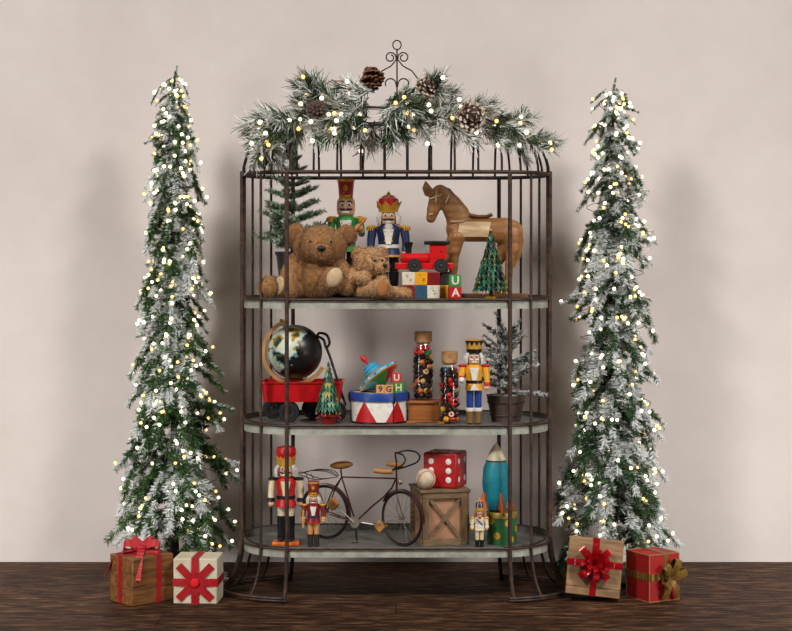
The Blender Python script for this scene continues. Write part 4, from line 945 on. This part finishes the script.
# ---------------------------------------------------------------- crate, die, baseball
ky = .05; u = 1 / S(ky); cwid = 46 * u; chh = 55 * u; cdp = .16
t = thing('wooden_crate', 'weathered wooden crate with crossed X slats holding the red die', 'crate', (W(445, ky), ky, ZB), 0)
crw = wood('crate', (140, 112, 78), (84, 64, 44), 'x', 9, .7, .5); crz = wood('crate_upright', (138, 108, 74), (82, 62, 42), 'z', 9, .7, .5); crp = wood('crate_panel', (186, 138, 104), (146, 104, 74), 'x', 3, .7)
ROT = Matrix.Rotation(.2, 4, 'Z') @ Matrix.Translation((0, cdp / 2, 0))
m = MB(); m.box((0, 0, chh / 2), (cwid - .012, cdp - .012, chh - .004), ROT); m.build('panel_box', crp, t)
sl = .02
fr_ = -cdp / 2
m = MB(); m.box((0, fr_, chh - sl / 2 - .006), (cwid, .012, sl), ROT); m.build('slat', crw, t, bevel=.001)
m = MB(); m.box((0, fr_, sl / 2), (cwid, .012, sl), ROT); m.build('slat', crw, t, bevel=.001)
for s_ in (-1, 1):
    m = MB(); m.box((s_ * (cwid / 2 - sl / 2), fr_, chh / 2 - .003), (sl, .0125, chh - 2 * sl - .006), ROT); m.build('slat', crz, t, bevel=.001)
    m = MB(); Ld = math.hypot(cwid - 2 * sl, chh - 2 * sl); a = math.atan2(chh - 2 * sl, cwid - 2 * sl)
    m.box((0, 0, 0), (Ld, .007 + .001 * s_, sl * .55), ROT @ Matrix.Translation((0, fr_ + .001, chh / 2 - .003)) @ Matrix.Rotation(s_ * a, 4, 'Y')); m.build('cross_slat', crw, t, bevel=.001)
    for z in (sl / 2, chh - sl / 2 - .006):
        m = MB(); m.box((s_ * cwid / 2, 0, z), (.012, cdp, sl), ROT); m.build('slat', crw, t, bevel=.001)
    for y in (-cdp / 2 + .01, cdp / 2 - .01):
        m = MB(); m.box((s_ * cwid / 2, y, chh / 2 - .003), (.0125, sl, chh - 2 * sl - .006), ROT); m.build('slat', crz, t, bevel=.001)
m = MB(); m.box((0, 0, chh - .003), (cwid + .018, cdp + .02, .009), ROT); m.build('lid', crw, t, bevel=.0015)
ctop = ZB + chh + .0015
dsz = .112
t = thing('die', 'large red die with white pips standing on the wooden crate', 'die', (W(446, ky), ky + .082, ctop), rad(-20))
m = MB(); m.box((0, 0, dsz / 2), (dsz, dsz, dsz)); m.build('cube', mat('die_red', (176, 22, 26), .35, c2=(120, 12, 18), scale=40, lo=.5, hi=.8), t, bevel=.006)
def pips(n, M):
    g = .029; L_ = {6: [(-g, -g), (-g, 0), (-g, g), (g, -g), (g, 0), (g, g)], 4: [(-g, -g), (g, -g), (-g, g), (g, g)], 5: [(-g, -g), (g, -g), (-g, g), (g, g), (0, 0)], 2: [(-g, -g), (g, g)]}[n]
    for x, y in L_:
        m = MB(); m.ell((x, y, 0), (.0095, .0095, .0012), 18, 6, M); m.build('pip', white, t)
pips(6, Matrix.Translation((0, -dsz / 2, dsz / 2)) @ FRONT); pips(5, Matrix.Translation((0, 0, dsz))); pips(4, Matrix.Translation((dsz / 2, 0, dsz / 2)) @ Matrix.Rotation(PI / 2, 4, 'Z') @ FRONT)
br = 10.3 / S(ky)
t = thing('baseball', 'worn cream baseball with red stitching in front of the die', 'ball', (W(425.5, ky - .005), ky + .01, ctop), 0)
m = MB(); m.ell((0, 0, br), br, 32, 20); m.build('cover', mat('ball_leather', (222, 206, 178), .6, c2=(186, 164, 130), scale=40, bump=.1), t)
m = MB(); pts = []
for i in range(64):
    a = 2 * PI * i / 64; q_ = V((math.cos(a) + .42 * math.cos(3 * a), math.sin(a) - .42 * math.sin(3 * a), 1.3 * math.sin(2 * a))).normalized(); q_ = Euler((.5, .3, .9)).to_matrix() @ q_; pts.append(V((0, 0, br)) + q_ * br)
m.tube(pts, .0013, 5, closed=True); m.build('stitching', mat('red_thread', (166, 40, 34), .7), t)

# ---------------------------------------------------------------- tin and rocket
ny = .085; u = 1 / S(ny); tr = 14.8 * u; th_ = 32 * u
t = thing('round_tin', 'green round tin with gold dots and gold lid under the rocket', 'tin', (W(502, ny), ny, ZB), 0)
m = MB(); m.lathe([(tr * .98, 0), (tr, .002), (tr, th_ - .012)], 48); tb = m.build('body', mat('tin_green', (46, 112, 62), .45, c2=(34, 86, 50), scale=25), t)
for a, z in ((-2.45, .075), (-1.98, .03), (-1.2, .07), (-.98, .018), (-.35, .05), (.4, .03), (1.2, .06), (2.2, .04)):
    m = MB(); vs = [(tr * 1.015 * math.cos(a), tr * 1.015 * math.sin(a), z)]
    for k_ in range(20): b2 = 2 * PI * k_ / 20; a2 = a + .0115 * math.cos(b2) / tr; vs.append((tr * 1.015 * math.cos(a2), tr * 1.015 * math.sin(a2), z + .0115 * math.sin(b2)))
    m.add(vs, [(0, 1 + k_, 1 + (k_ + 1) % 20) for k_ in range(20)]); m.build('dot', mat('dot_gold', (190, 142, 44), .4), tb)
m = MB(); m.lathe([(tr, th_ - .018), (tr * 1.05, th_ - .018), (tr * 1.06, th_ - .002), (tr * 1.03, th_), (0, th_)], 48); m.build('lid', mat('lid_gold', (158, 132, 58), .4, .3, c2=(112, 96, 40), scale=30), t)
t = thing('toy_rocket', 'teal toy rocket with cream nose cone and orange fins on the tin', 'rocket', (W(496, ny), ny - .004, ZB + th_), 0)
rz_ = lambda py: (Z(py, ny) - ZB - th_)
z0 = rz_(509)
u = 1 / S(ny)
m = MB(); m.lathe([(8.5 * u, z0), (9.5 * u, z0 + .003), (12.5 * u, rz_(496)), (14 * u, rz_(482)), (12.8 * u, rz_(468)), (10.2 * u, rz_(461))], 36); m.build('body', mat('rocket_teal', (24, 138, 152), .45, c2=(16, 108, 124), scale=22), t)
m = MB(); m.lathe([(10.2 * u, rz_(461)), (10.6 * u, rz_(460.5)), (10.4 * u, rz_(459.5)), (7.2 * u, rz_(453)), (3 * u, rz_(446)), (.6 * u, rz_(442.5)), (0, rz_(442))], 36, mis=[1, 1, 0, 0, 0, 0]); m.build('nose_cone', [mat('nose_cream', (216, 204, 172), .5, c2=(186, 170, 134), scale=30), iron_rust], t)
m = MB(); m.lathe([(6 * u, rz_(512.5)), (7 * u, z0 + .004), (0, z0 + .004)], 20); m.build('nozzle', iron, t)
for a in (-1.25, .32, 1.9, 3.47):
    m = MB(); T = Matrix.Rotation(a, 4, 'Z'); m.prism([(10.5 * u, rz_(492)), (14 * u, rz_(491)), (17 * u, rz_(500)), (18.5 * u, .0003), (16.5 * u, .0003), (11.5 * u, rz_(508)), (9.5 * u, rz_(508))], -.0045, .0045, T); m.build('fin', mat('fin_orange', (216, 98, 36), .5, c2=(180, 72, 22), scale=30), t, bevel=.0015)
# ---------------------------------------------------------------- flocked trees with string lights
tm_l = needle_mats('tree_left', (54, 84, 46), (98, 132, 78), (226, 230, 226))
tm_r = needle_mats('tree_right', (52, 80, 52), (96, 124, 84), (228, 231, 228))
bulb_w = mat('bulb_warm_white', (255, 238, 205), .4, emit=3.2); bulb_a = mat('bulb_amber', (255, 206, 128), .4, emit=2.0)
m = MB(); m.ell((0, 0, 0), .0056, 10, 7); bulb_me = [m.mesh('bulb', bulb_w), m.mesh('bulb', bulb_w)]
m = MB(); m.ell((0, 0, 0), .0053, 10, 7); bulb_me.append(m.mesh('bulb', bulb_a))
dark_wire = mat('dark_wire', (26, 34, 26), .6)
def join_inst(name, parent, me_list, mats_):
    """several placed meshes joined into one mesh object"""
    bm = bmesh.new()
    for me, M in me_list:
        k0 = len(bm.verts); bm.from_mesh(me); bm.verts.ensure_lookup_table()
        for v in bm.verts[k0:]: v.co = M @ v.co
    me = bpy.data.meshes.new(name); bm.to_mesh(me); bm.free()
    for m_ in mats_: me.materials.append(m_)
    o = bpy.data.objects.new(name, me); COL.objects.link(o); o.parent = parent
    return o
def flocked_tree(label, llabel, px, pytop, pybot, y, prof, mats_, seed, frost, where):
    r = random.Random(seed); s = S(y); H = Z(pytop, y); zb = Z(pybot, y)
    t = thing('christmas_tree', label, 'christmas tree', (W(px, y), y, 0))
    m = MB(); m.tube([(0, 0, .02), (.004, 0, .4), (-.004, 0, .9), (0, 0, H - .05)], [.017, .014, .01, .004], 10); m.build('trunk', wood('trunk', (70, 48, 32), (44, 30, 20), 'z'), t)
    m = MB(); m.lathe([(.1, 0), (.1, .012), (.03, .03), (.022, .1), (.0, .1)], 24); m.build('stand', iron, t)
    bs = [bough(.2, seed * 10 + i, nl=.0145, dens=1050, droop=.14, side=.2, frost=frost[i % len(frost)], w=.00125, spread=.95, nside=4, fclump=24).mesh('bough', mats_, None) for i in range(6)]
    def hw(z):       # half width at height
        py = HOR + (CZ - z) * s
        for (a, wa), (c, wc) in zip(prof, prof[1:]):
            if a <= py <= c: return (wa + (wc - wa) * (py - a) / (c - a)) / s
        return prof[-1][1] / s
    items = []; n = 210
    for i in range(n):
        f = i / (n - 1); z = zb + .1 + (H - zb - .13) * (f ** .88); az = i * 2.39996 + r.gauss(0, .25)
        w_ = hw(z - .06) * r.uniform(.8, 1.22); pitch = -rad(r.uniform(30, 66)) + .25 * max(0, f - .8)
        if r.random() < .15: pitch = -rad(r.uniform(-4, 22))
        L_ = min(w_ / math.cos(pitch) * .92, .27) if f < .97 else .06
        L_ = max(L_, .1) if f < .95 else max(L_, .07)
        st = max(0, w_ - L_ * math.cos(pitch))
        items.append((bs[r.randrange(6)], aim((st * math.cos(az) * .9, st * math.sin(az) * .9, z), az, pitch, r.gauss(0, .35), L_ / .2)))
    items.append((bs[0], aim((0, 0, H - .085), 0, PI / 2 + .03, 0, .42))); [items.append((bs[k_], aim((0, 0, H - .1 - .012 * k_), k_ * 1.3, PI / 2 - .12 - .05 * k_, k_, .38))) for k_ in range(1, 6)]
    items.sort(key=lambda it: (it[1] @ V((.2, 0, 0))).y)
    for me, M in items[:98]: inst('branch', me, t, M=M)
    o = join_inst('inner_branches', t, items[98:], mats_); o['kind'] = 'stuff'
    # string of lights, wound round the tree from the bottom up
    sl = thing('string_lights', llabel, 'string lights', (W(px, y), y, 0))
    pos = []
    for me, M in items:
        for q in range(r.choice((1, 2, 2, 3))):
            t_ = r.uniform(.3, .95); p = M @ V((.2 * t_, r.gauss(0, .008), .009 - .028 * t_ * t_))
            d = V((p.x, p.y, 0)); d = d.normalized() if d.length > 1e-4 else V((0, -1, 0))
            pos.append(p + d * r.uniform(.002, .007))
    pos = [p for p in pos if p.z > zb - .02]
    pos.sort(key=lambda p: p.y)
    for p in pos[:100]: inst('bulb', r.choice(bulb_me), sl, loc=p)
    for k in (0, 2):
        sub = [(bulb_me[k], Matrix.Translation(p)) for i, p in enumerate(pos[100:]) if (i % 3 == 2) == (k == 2)]
        if k == 0: keep = sub
        else:
            bm = bmesh.new()
            for lst, mi_ in ((keep, 0), (sub, 1)):
                for me, M in lst:
                    k0 = len(bm.verts); f0 = len(bm.faces); bm.from_mesh(me); bm.verts.ensure_lookup_table(); bm.faces.ensure_lookup_table()
                    for v in bm.verts[k0:]: v.co = M @ v.co
                    for fc in bm.faces[f0:]: fc.material_index = mi_
            me = bpy.data.meshes.new('bulbs'); bm.to_mesh(me); bm.free(); me.materials.append(bulb_w); me.materials.append(bulb_a)
            o = bpy.data.objects.new('far_bulbs', me); COL.objects.link(o); o.parent = sl; o['kind'] = 'stuff'
    m = MB(); pts = []
    for i in range(420):
        f = i / 419; z = zb + .06 + (H - zb - .1) * f; rr = hw(z) * .72; a = f * 2 * PI * 17; pts.append((rr * math.cos(a), rr * math.sin(a), z))
    m.tube(pts, .0011, 4); m.build('wire', dark_wire, sl)
    return t
TY = .34
flocked_tree('tall slim flocked tree left of the shelf, above the wood gift and cream gift', 'warm string lights wound round the left flocked tree', 174, 66, 548, TY,
    [(60, 6), (80, 13), (100, 21), (130, 28), (170, 31), (200, 33), (250, 37), (300, 42), (350, 47), (400, 53), (450, 59), (500, 65), (525, 67), (560, 56)], tm_l, 3, (.22, .48, .34, .64, .28, .44), 'left')
flocked_tree('tall slim flocked tree right of the shelf, above the ribboned gifts', 'warm string lights wound round the right flocked tree', 613, 78, 550, TY,
    [(70, 6), (90, 13), (110, 22), (140, 29), (170, 33), (200, 36), (250, 40), (300, 44), (350, 46), (400, 52), (450, 57), (490, 63), (520, 66), (560, 54)], tm_r, 5, (.42, .66, .52, .36, .6, .48), 'right')

# ---------------------------------------------------------------- garland
t = thing('pine_garland', 'flocked pine garland with pinecones draped over the domed shelf top', 'garland', (0, .06, 1.40))
O = V((0, .06, 1.40))
gmats = needle_mats('garland', (46, 66, 42), (86, 108, 72), (228, 229, 222))
gs = [bough(.11, 200 + i, nl=.044, dens=215, droop=.2, side=.5, frost=(.3, .64, .42, .56)[i], w=.0015, spread=.5, nside=3, fclump=26).mesh('sprig', gmats, None) for i in range(4)]
spine = [(256, 150), (262, 140), (272, 130), (287, 122), (305, 114), (330, 107), (360, 104), (396, 105), (430, 105), (460, 109), (485, 116), (508, 126), (527, 137), (538, 147)]
def sp(t_):
    q = t_ * (len(spine) - 1.001); i = int(q); f = q - i; a, c = spine[i], spine[i + 1]; return a[0] + (c[0] - a[0]) * f, a[1] + (c[1] - a[1]) * f
r = random.Random(21)
m = MB(); m.tube([V((W(px, .05), .045 + .02 * math.sin(i), Z(py + 3, .05))) - O for i, (px, py) in enumerate(spine)], .004, 8); m.build('stem', gmats[3], t)
tips = []
NG = 98
for i in range(NG):
    u_ = 2 * (i + r.random()) / NG - 1; f = .5 + .5 * math.copysign(abs(u_) ** 1.3, u_); f = .05 + .94 * f
    if i % 6 == 0: f = r.uniform(.36, .6)
    if i % 14 == 3: f = r.uniform(.42, .5)
    px, py = sp(f); yy = .04 + r.uniform(-.045, .05); side = 1 if f > .5 else -1
    thick = 1 - abs(f - .5) * .9
    p = V((W(px, .05), yy, Z(py + r.uniform(-12, 18) * thick, .05))) - O
    along = (PI if side < 0 else 0)
    # outward direction follows the garland's slope, fanned up and down
    k = r.random(); slope = -side * .55 * max(0, abs(f - .5) * 2 - .3)
    a = slope + side * (r.gauss(0, .4) if k < .5 else (r.uniform(.3, 1.0) * (1 if abs(f - .5) < .26 else .35) if k < .68 else -r.uniform(.4, 1.3)))
    if f < .09 or f > .91: a = slope + r.gauss(0, .3)
    dx, dz = (math.cos(a) * side, math.sin(a) * side) if side > 0 else (-math.cos(a), math.sin(-a) * -1)
    if side < 0: dz = -math.sin(a) if False else math.sin(a) * -1 * -1
    dz = math.sin(a) * (1 if side > 0 else -1)
    dv = V((dx, r.uniform(-.75, .3), dz)).normalized()
    sc_ = r.uniform(.65, 1.05) * (.62 if f < .14 else (.78 if f > .88 else 1.05))
    M = Matrix.Translation(p) @ dv.to_track_quat('X', 'Z').to_matrix().to_4x4() @ Matrix.Rotation(r.random() * 6.28, 4, 'X') @ Matrix.Scale(sc_, 4)
    inst('pine_sprig', gs[r.randrange(4)], t, M=M); tips.append(M)
def pinecone(par, c, R, H, rot, tipm):
    m = MB(); m.ell((0, 0, 0), (R * .38, R * .38, H * .44), 12, 8, mi=0)
    n = 52
    for i in range(n):
        f = (i + .5) / n; z = -H / 2 + H * f; rr = R * math.sin(PI * min(1, max(.12, f * .86 + .12))) ** .7; a = i * 2.39996
        T = Matrix.Translation((0, 0, z)) @ Matrix.Rotation(a, 4, 'Z') @ Matrix.Rotation(-.35 + 1.0 * (f - .3) + .12 * math.sin(i * 5.1), 4, 'Y')
        w = R * .25 * (1.15 - .5 * f); x0, x1, x2 = rr * .2, rr * .95, rr * 1.22; th = R * .045
        m.add([(x0, -w * .4, -th), (x0, w * .4, -th), (x1, w, -th), (x1, -w, -th), (x0, -w * .4, th), (x0, w * .4, th), (x1, w, th * 1.6), (x1, -w, th * 1.6)], [(0, 1, 2, 3), (7, 6, 5, 4), (0, 3, 7, 4), (1, 5, 6, 2)], 0, T)
        m.add([(x1, w, -th), (x1, -w, -th), (x1, w, th * 1.6), (x1, -w, th * 1.6), (x2, w * .45, -th * .2), (x2, -w * .45, -th * .2), (x2, w * .45, th * 2.2), (x2, -w * .45, th * 2.2)], [(0, 4, 5, 1), (3, 7, 6, 2), (4, 6, 7, 5), (0, 2, 6, 4), (1, 5, 7, 3)], 1, T)
    return m.build('pinecone', [mat('cone_brown', (72, 44, 26), .7, c2=(44, 26, 16), scale=60), tipm], par, loc=c, rot=rot, smooth=30)
ct1 = mat('cone_tip_tan', (142, 88, 50), .7, c2=(104, 60, 32), scale=80); ct2 = mat('cone_tip_frost', (222, 206, 188), .8, c2=(98, 60, 36), scale=70, lo=.46, hi=.58)
def gp(px, py, y=.0): return V((W(px, y), y, Z(py, y))) - O
pinecone(t, gp(372, 78, .02), .035, .088, (.35, 2.85, 0), ct1)
pinecone(t, gp(427, 87, -.02), .034, .062, (1.25, .3, .3), ct2)
pinecone(t, gp(471, 117, -.07), .041, .07, (1.5, 2.9, .2), ct2)
pinecone(t, gp(316, 110, -.05), .028, .06, (1.2, .5, -.3), mat('cone_tip_dark', (92, 74, 60), .7, c2=(60, 44, 34), scale=80))
m = MB(); m.tube([gp(323, 92), gp(326, 84), gp(333, 80), gp(340, 85), gp(347, 88)], .0018, 6); m.tube([gp(334, 81), gp(346, 81), gp(351, 88), gp(350, 96)], .0018, 6); m.build('bare_twig', mat('red_twig', (112, 62, 40), .6), t)
sl = thing('string_lights', 'warm string lights threaded through the garland on the shelf top', 'string lights', (0, .06, 1.40))
for i, M in enumerate(tips):
    if i % 5 == 4: continue
    p = M @ V((.11 * r.uniform(.25, 1.1), r.gauss(0, .012), r.gauss(0, .012))); p.y -= .022
    if i % 3 == 0: p.z -= .012
    inst('bulb', r.choice(bulb_me), sl, loc=p, scale=1.2)
m = MB(); m.tube([gp(px, py + 4 + 3 * math.sin(i * 2.1), .03) for i, (px, py) in enumerate(spine)], .0011, 5); m.build('wire', dark_wire, sl)

# ---------------------------------------------------------------- gifts
rib = mat('red_ribbon', (178, 22, 30), .4, c2=(140, 14, 22), scale=120); ribs = mat('glitter_ribbon', (190, 14, 26), .25, .3, c2=(120, 6, 14), scale=260, lo=.4, hi=.65, coat=.5)
gold_rib = mat('gold_ribbon', (150, 116, 52), .4, .35, c2=(98, 72, 28), scale=90)
def gift(name, label, loc, rot, dims, m_, bevel=.003, part='box'):
    t = thing(name, label, 'gift box', loc, rot)
    m = MB(); m.box((0, 0, dims[2] / 2), dims); m.build(part, m_, t, bevel=bevel)
    return t
def band(t, axis, pos, dims, w, m_, off=.0012):
    """ribbon round the box: axis 'x' = loop lying in the plane x=pos"""
    X, Y, Z_ = dims[0] / 2 + off, dims[1] / 2 + off, dims[2] + off
    m = MB()
    if axis == 'x': m.tube; pts = [(pos, -Y, .001), (pos, -Y, Z_), (pos, Y, Z_), (pos, Y, .001)]; wd = (1, 0, 0)
    elif axis == 'y': pts = [(-X, pos, .001), (-X, pos, Z_), (X, pos, Z_), (X, pos, .001)]; wd = (0, 1, 0)
    else: pts = [(-X, -Y, pos), (X, -Y, pos), (X, Y, pos), (-X, Y, pos), (-X, -Y, pos)]; wd = (0, 0, 1)
    for a, b2 in zip(pts, pts[1:]):
        m.ribbon([a, b2], wd, w, .0016)
    return m.build('ribbon', m_, t)
# wood gift under the left tree
gy = -.06; loc = (W(136.5, gy), gy + .1, 0)
gw = wood('gift_pine', (150, 98, 48), (78, 44, 20), 'x', 9, .55, .4)
D = (.152, .128, .148)
t = gift('gift_box', 'wooden gift box with red ribbon bow under the left tree', loc, rad(43), D, gw, .003)
m = MB()
for z in (.05, .1): m.box((0, 0, z), (D[0] + .0006, D[1] + .0006, .0012))
m.build('plank_seam', mat('seam_dark', (52, 32, 18), .8), t)
band(t, 'x', .02, D, .017, rib); band(t, 'y', .005, D, .017, rib)
bc = V((.0, -.0, D[2] + .004))
def bow_loop(par, c, dx, dz, L, w, m_, name='bow_loop'):
    m = MB(); pts = []
    d = V((dx, 0, 0)); 
    for i in range(17):
        a = 2 * PI * i / 16; pts.append(V(c) + V((dx * L * .5 * (1 - math.cos(a)), 0, dz * L * .26 * math.sin(a) * (1 - math.cos(a)) * .8 + .006)))
    m.ribbon(pts, (0, .62, .78), w, .0012); return m.build(name, m_, par)
bw = bpy.data.objects.new('bow', None); bw.parent = t
m = MB(); m.box((0, 0, 0), (.028, .03, .02)); 
knot = m.build('bow', rib, t, loc=(bc.x, bc.y, bc.z + .012), bevel=.004, rot=(0, 0, rad(-43)))
bpy.data.objects.remove(bw)
for sg in (-1, 1): bow_loop(knot, (0, 0, -.004), sg, 1, .058, .026, rib); bow_loop(knot, (0, .012, .004), sg * .75, 1.4, .045, .024, rib)
for pts in ([(-.005, -.01, .0), (-.04, -.02, -.008), (-.06, -.04, -.012), (-.085, -.05, -.05), (-.1, -.055, -.085)], [(0, -.015, 0), (.0, -.045, -.01), (-.0, -.085, -.012), (-.01, -.115, -.022), (-.012, -.12, -.07), (-.012, -.12, -.075)]):
    pass
def tail(par, pts, wd, w, m_): 
    m = MB(); m.ribbon(pts, wd, w, .0012); return m.build('bow_tail', m_, par)
tail(knot, [(-.005, -.0, -.002), (-.04, -.01, -.008), (-.075, -.012, -.013), (-.092, -.012, -.04), (-.112, -.014, -.085)], (.2, 1, .1), .018, rib)
tail(knot, [(.0, -.01, -.004), (.004, -.05, -.011), (.004, -.072, -.013), (.004, -.079, -.03), (0, -.092, -.085)], (1, 0, 0), .022, mat('striped_ribbon', (206, 66, 70), .4, c2=(158, 18, 28), scale=40, stretch=(.02, .02, 7), lo=.48, hi=.52))
# cream gift with ribbon star
gy = .0; D = (.138, .12, .142)
cgm = mat('cream_wrap', (212, 202, 176), .75, c2=(184, 170, 138), scale=14, bump=.3)
t = gift('gift_box', 'cream wrapped gift box with red ribbon star on its front', (W(197, gy), gy + .04, 0), rad(-3), D, cgm, .004)
yf = -D[1] / 2
fl = bpy.data.objects
cz = D[2] * .48
for k_ in range(4):
    a = k_ * PI / 4; L_ = .073 if k_ % 2 == 0 else .08; d = V((math.cos(a), 0, math.sin(a)))
    wd = V((-math.sin(a), 0, math.cos(a)))
    for s_ in (-1, 1):
        L2 = (D[0] / 2 if k_ == 0 else (cz if s_ < 0 else D[2] - cz)) + .001 if k_ % 2 == 0 else .074
        p = [V((0, yf - .006, cz)) + d * s_ * L2 * q for q in (0, .3, .7, 1)]
        for i, y_ in enumerate((-.002, -.006, -.003, .0042)): p[i].y = yf + y_
        if k_ == 0: p.append(V((s_ * (D[0] / 2 + .0012), yf + .03, cz))); p[3].y = yf - .0012; p.append(V((s_ * (D[0] / 2 + .0012), -yf, cz)))
        elif k_ == 2: p[3].y = yf - .0012; p.append(V((0, yf + .03, D[2] + .0012 if s_ > 0 else .0012))); p.append(V((0, -yf, D[2] + .0012 if s_ > 0 else .0012)))
        else: p[3].y = yf - .003
        m = MB(); m.ribbon(p, wd, .024, .0014); m.build('ribbon', rib, t)
m = MB(); m.lathe([(.013, 0), (.014, .004), (.011, .008), (0, .009)], 20, Matrix.Translation((0, yf - .006, cz)) @ Matrix.Rotation(PI / 2, 4, 'X')); m.build('centre_button', mat('button_red', (222, 36, 40), .3), t)
# tilted wood gift with glitter bow
gy = -.03; D = (.17, .1, .178)
gw2 = wood('gift_ash', (176, 138, 96), (104, 74, 46), 'x', 8, .6, .4)
tl = rad(4.5)
t = gift('gift_box', 'tilted pale wooden gift box with shiny red star bow', (W(595.5, gy), gy + .075, .0068), (rad(-9), tl, rad(-9)), D, gw2, .003)
t.location.z = -min((t.rotation_euler.to_matrix() @ V((sx * D[0] / 2, sy * D[1] / 2, 0))).z for sx in (-1, 1) for sy in (-1, 1))
m = MB(); m.box((0, 0, .026), (D[0] + .0008, D[1] + .0008, .0016)); m.build('lid_seam', mat('seam_dark', (52, 32, 18), .8), t)
band(t, 'x', .0, D, .02, ribs); 
band(t, 'z', D[2] * .56, D, .02, ribs)
bz_ = V((0, -D[1] / 2 - .004, D[2] * .56))
m = MB(); m.ell((0, 0, 0), (.012, .01, .012), 12, 8); bo = m.build('star_bow', ribs, t, loc=bz_)
for ring, n_, L_, tilt in ((0, 8, .062, .05), (1, 7, .052, .42), (2, 5, .038, .9)):
    for k_ in range(n_):
        a = 2 * PI * (k_ + .5 * ring) / n_; d = V((math.cos(a), 0, math.sin(a))); o_ = V((0, -1, 0)); wd = V((-math.sin(a), 0, math.cos(a)))
        m = MB(); p = []
        for i in range(9):
            f = i / 8; ou = L_ * (math.sin(PI * f)) ; h = (.006 + ring * .006) + L_ * .42 * (f) * math.sin(PI * f * .98)
            p.append(d * (ou * math.cos(tilt)) + o_ * (h + ou * math.sin(tilt)))
        # pointed loop: narrow at the tip
        m.ribbon(p, wd, .022 - .003 * ring, .0012)
        m.build('bow_loop', ribs, bo)
# red gift with gold bow
gy = -.01; D = (.115, .12, .148)
rg = mat('red_wrap', (168, 26, 28), .5, c2=(112, 14, 20), scale=9, bump=.15, lo=.4, hi=.8)
t = gift('gift_box', 'red gift box with gold ribbon and bow under the right tree', (W(657, gy), gy + .085, 0), rad(28), D, rg, .002)
m = MB()
X, Y, Zz = D[0] / 2, D[1] / 2, D[2]
for sx in (-1, 1):
    for sy in (-1, 1): m.tube([(sx * X, sy * Y, .001), (sx * X, sy * Y, Zz)], .0017, 6)
    m.tube([(sx * X, -Y, Zz), (sx * X, Y, Zz)], .0017, 6); m.tube([(-X, sx * Y, Zz), (X, sx * Y, Zz)], .0017, 6); m.tube([(sx * X, -Y, .002), (sx * X, Y, .002)], .0017, 6); m.tube([(-X, sx * Y, .002), (X, sx * Y, .002)], .0017, 6)
m.build('worn_gold_edge', mat('edge_gold', (168, 122, 70), .5, .2), t)
band(t, 'z', D[2] * .53, D, .022, mat('pleated_gold', (166, 130, 58), .4, .3, c2=(70, 48, 22), scale=50, stretch=(5, 5, .02), lo=.46, hi=.54)); band(t, 'x', .008, D, .016, gold_rib)
m = MB(); m.box((0, 0, 0), (.02, .014, .02)); bo = m.build('bow', gold_rib, t, loc=(.008, -Y - .008, D[2] * .53), bevel=.004)
for a, L_, w_ in ((.35, .055, .024), (2.2, .05, .024), (1.25, .06, .026), (-2.5, .04, .022)):
    d = V((math.cos(a), 0, math.sin(a))); m = MB(); p = []
    for i in range(13): b2 = 2 * PI * i / 12; p.append(d * (L_ * .5 * (1 - math.cos(b2))) + V((0, -.008 - .02 * (.5 - .5 * math.cos(b2)) - .014 * math.sin(b2), 0)))
    m.ribbon(p, V((-d.z, 0, d.x)), w_, .0014); m.build('bow_loop', gold_rib, bo)
for a, L_ in ((-1.15, .075), (-1.9, .07), (-.1, .06)):
    d = V((math.cos(a), 0, math.sin(a))); m = MB(); m.ribbon([d * (L_ * q) + V((0, -.01 - .012 * math.sin(q * 3), 0)) for q in (0, .25, .5, .75, 1)], V((-d.z, 0, d.x)), .018, .0014); m.build('bow_tail', gold_rib, bo)

# ---------------------------------------------------------------- camera, light
cam = bpy.data.cameras.new('camera'); co = bpy.data.objects.new('camera', cam); COL.objects.link(co)
co.location = (0, -CD, CZ); co.rotation_euler = (PI / 2, 0, 0); cam.sensor_width = 36; cam.lens = 36 * FPX / 792; cam.shift_y = -(315.5 - HOR) / 792; cam.clip_end = 50
scene.camera = co
def area(name, loc, target, size, power, col, sy=None):
    l = bpy.data.lights.new(name, 'AREA'); l.size = size; l.energy = power; l.color = col
    if sy: l.shape = 'RECTANGLE'; l.size_y = sy
    o = bpy.data.objects.new(name, l); COL.objects.link(o); o.location = loc; o.rotation_euler = (V(target) - V(loc)).to_track_quat('-Z', 'Y').to_euler(); return o
area('softbox_left', (-2.6, -3.5, 4.2), (-.4, .5, .3), .9, 175, (1, .968, .955))
area('softbox_right', (2.6, -3.5, 4.2), (.4, .5, .3), .9, 175, (1, .972, .96))
for sg_, nm_ in ((-1, 'low_fill_left'), (1, 'low_fill_right')):  # added low fill lamps, out of view, to brighten the lower outer wall
    lo_ = area(nm_, (sg_ * 2.4, -2.1, .8), (sg_ * 1.4, .69, .15), .5, 8, (1, .97, .96)); lo_.data.spread = rad(75)
w = bpy.data.worlds.new('studio'); scene.world = w; w.use_nodes = True; w.node_tree.nodes['Background'].inputs[0].default_value = (1, .96, .93, 1); w.node_tree.nodes['Background'].inputs[1].default_value = .05
vs_ = scene.view_settings; vs_.view_transform = 'Standard'; vs_.look = 'None'; vs_.gamma = 1; vs_.exposure = 0; vs_.use_curve_mapping = False
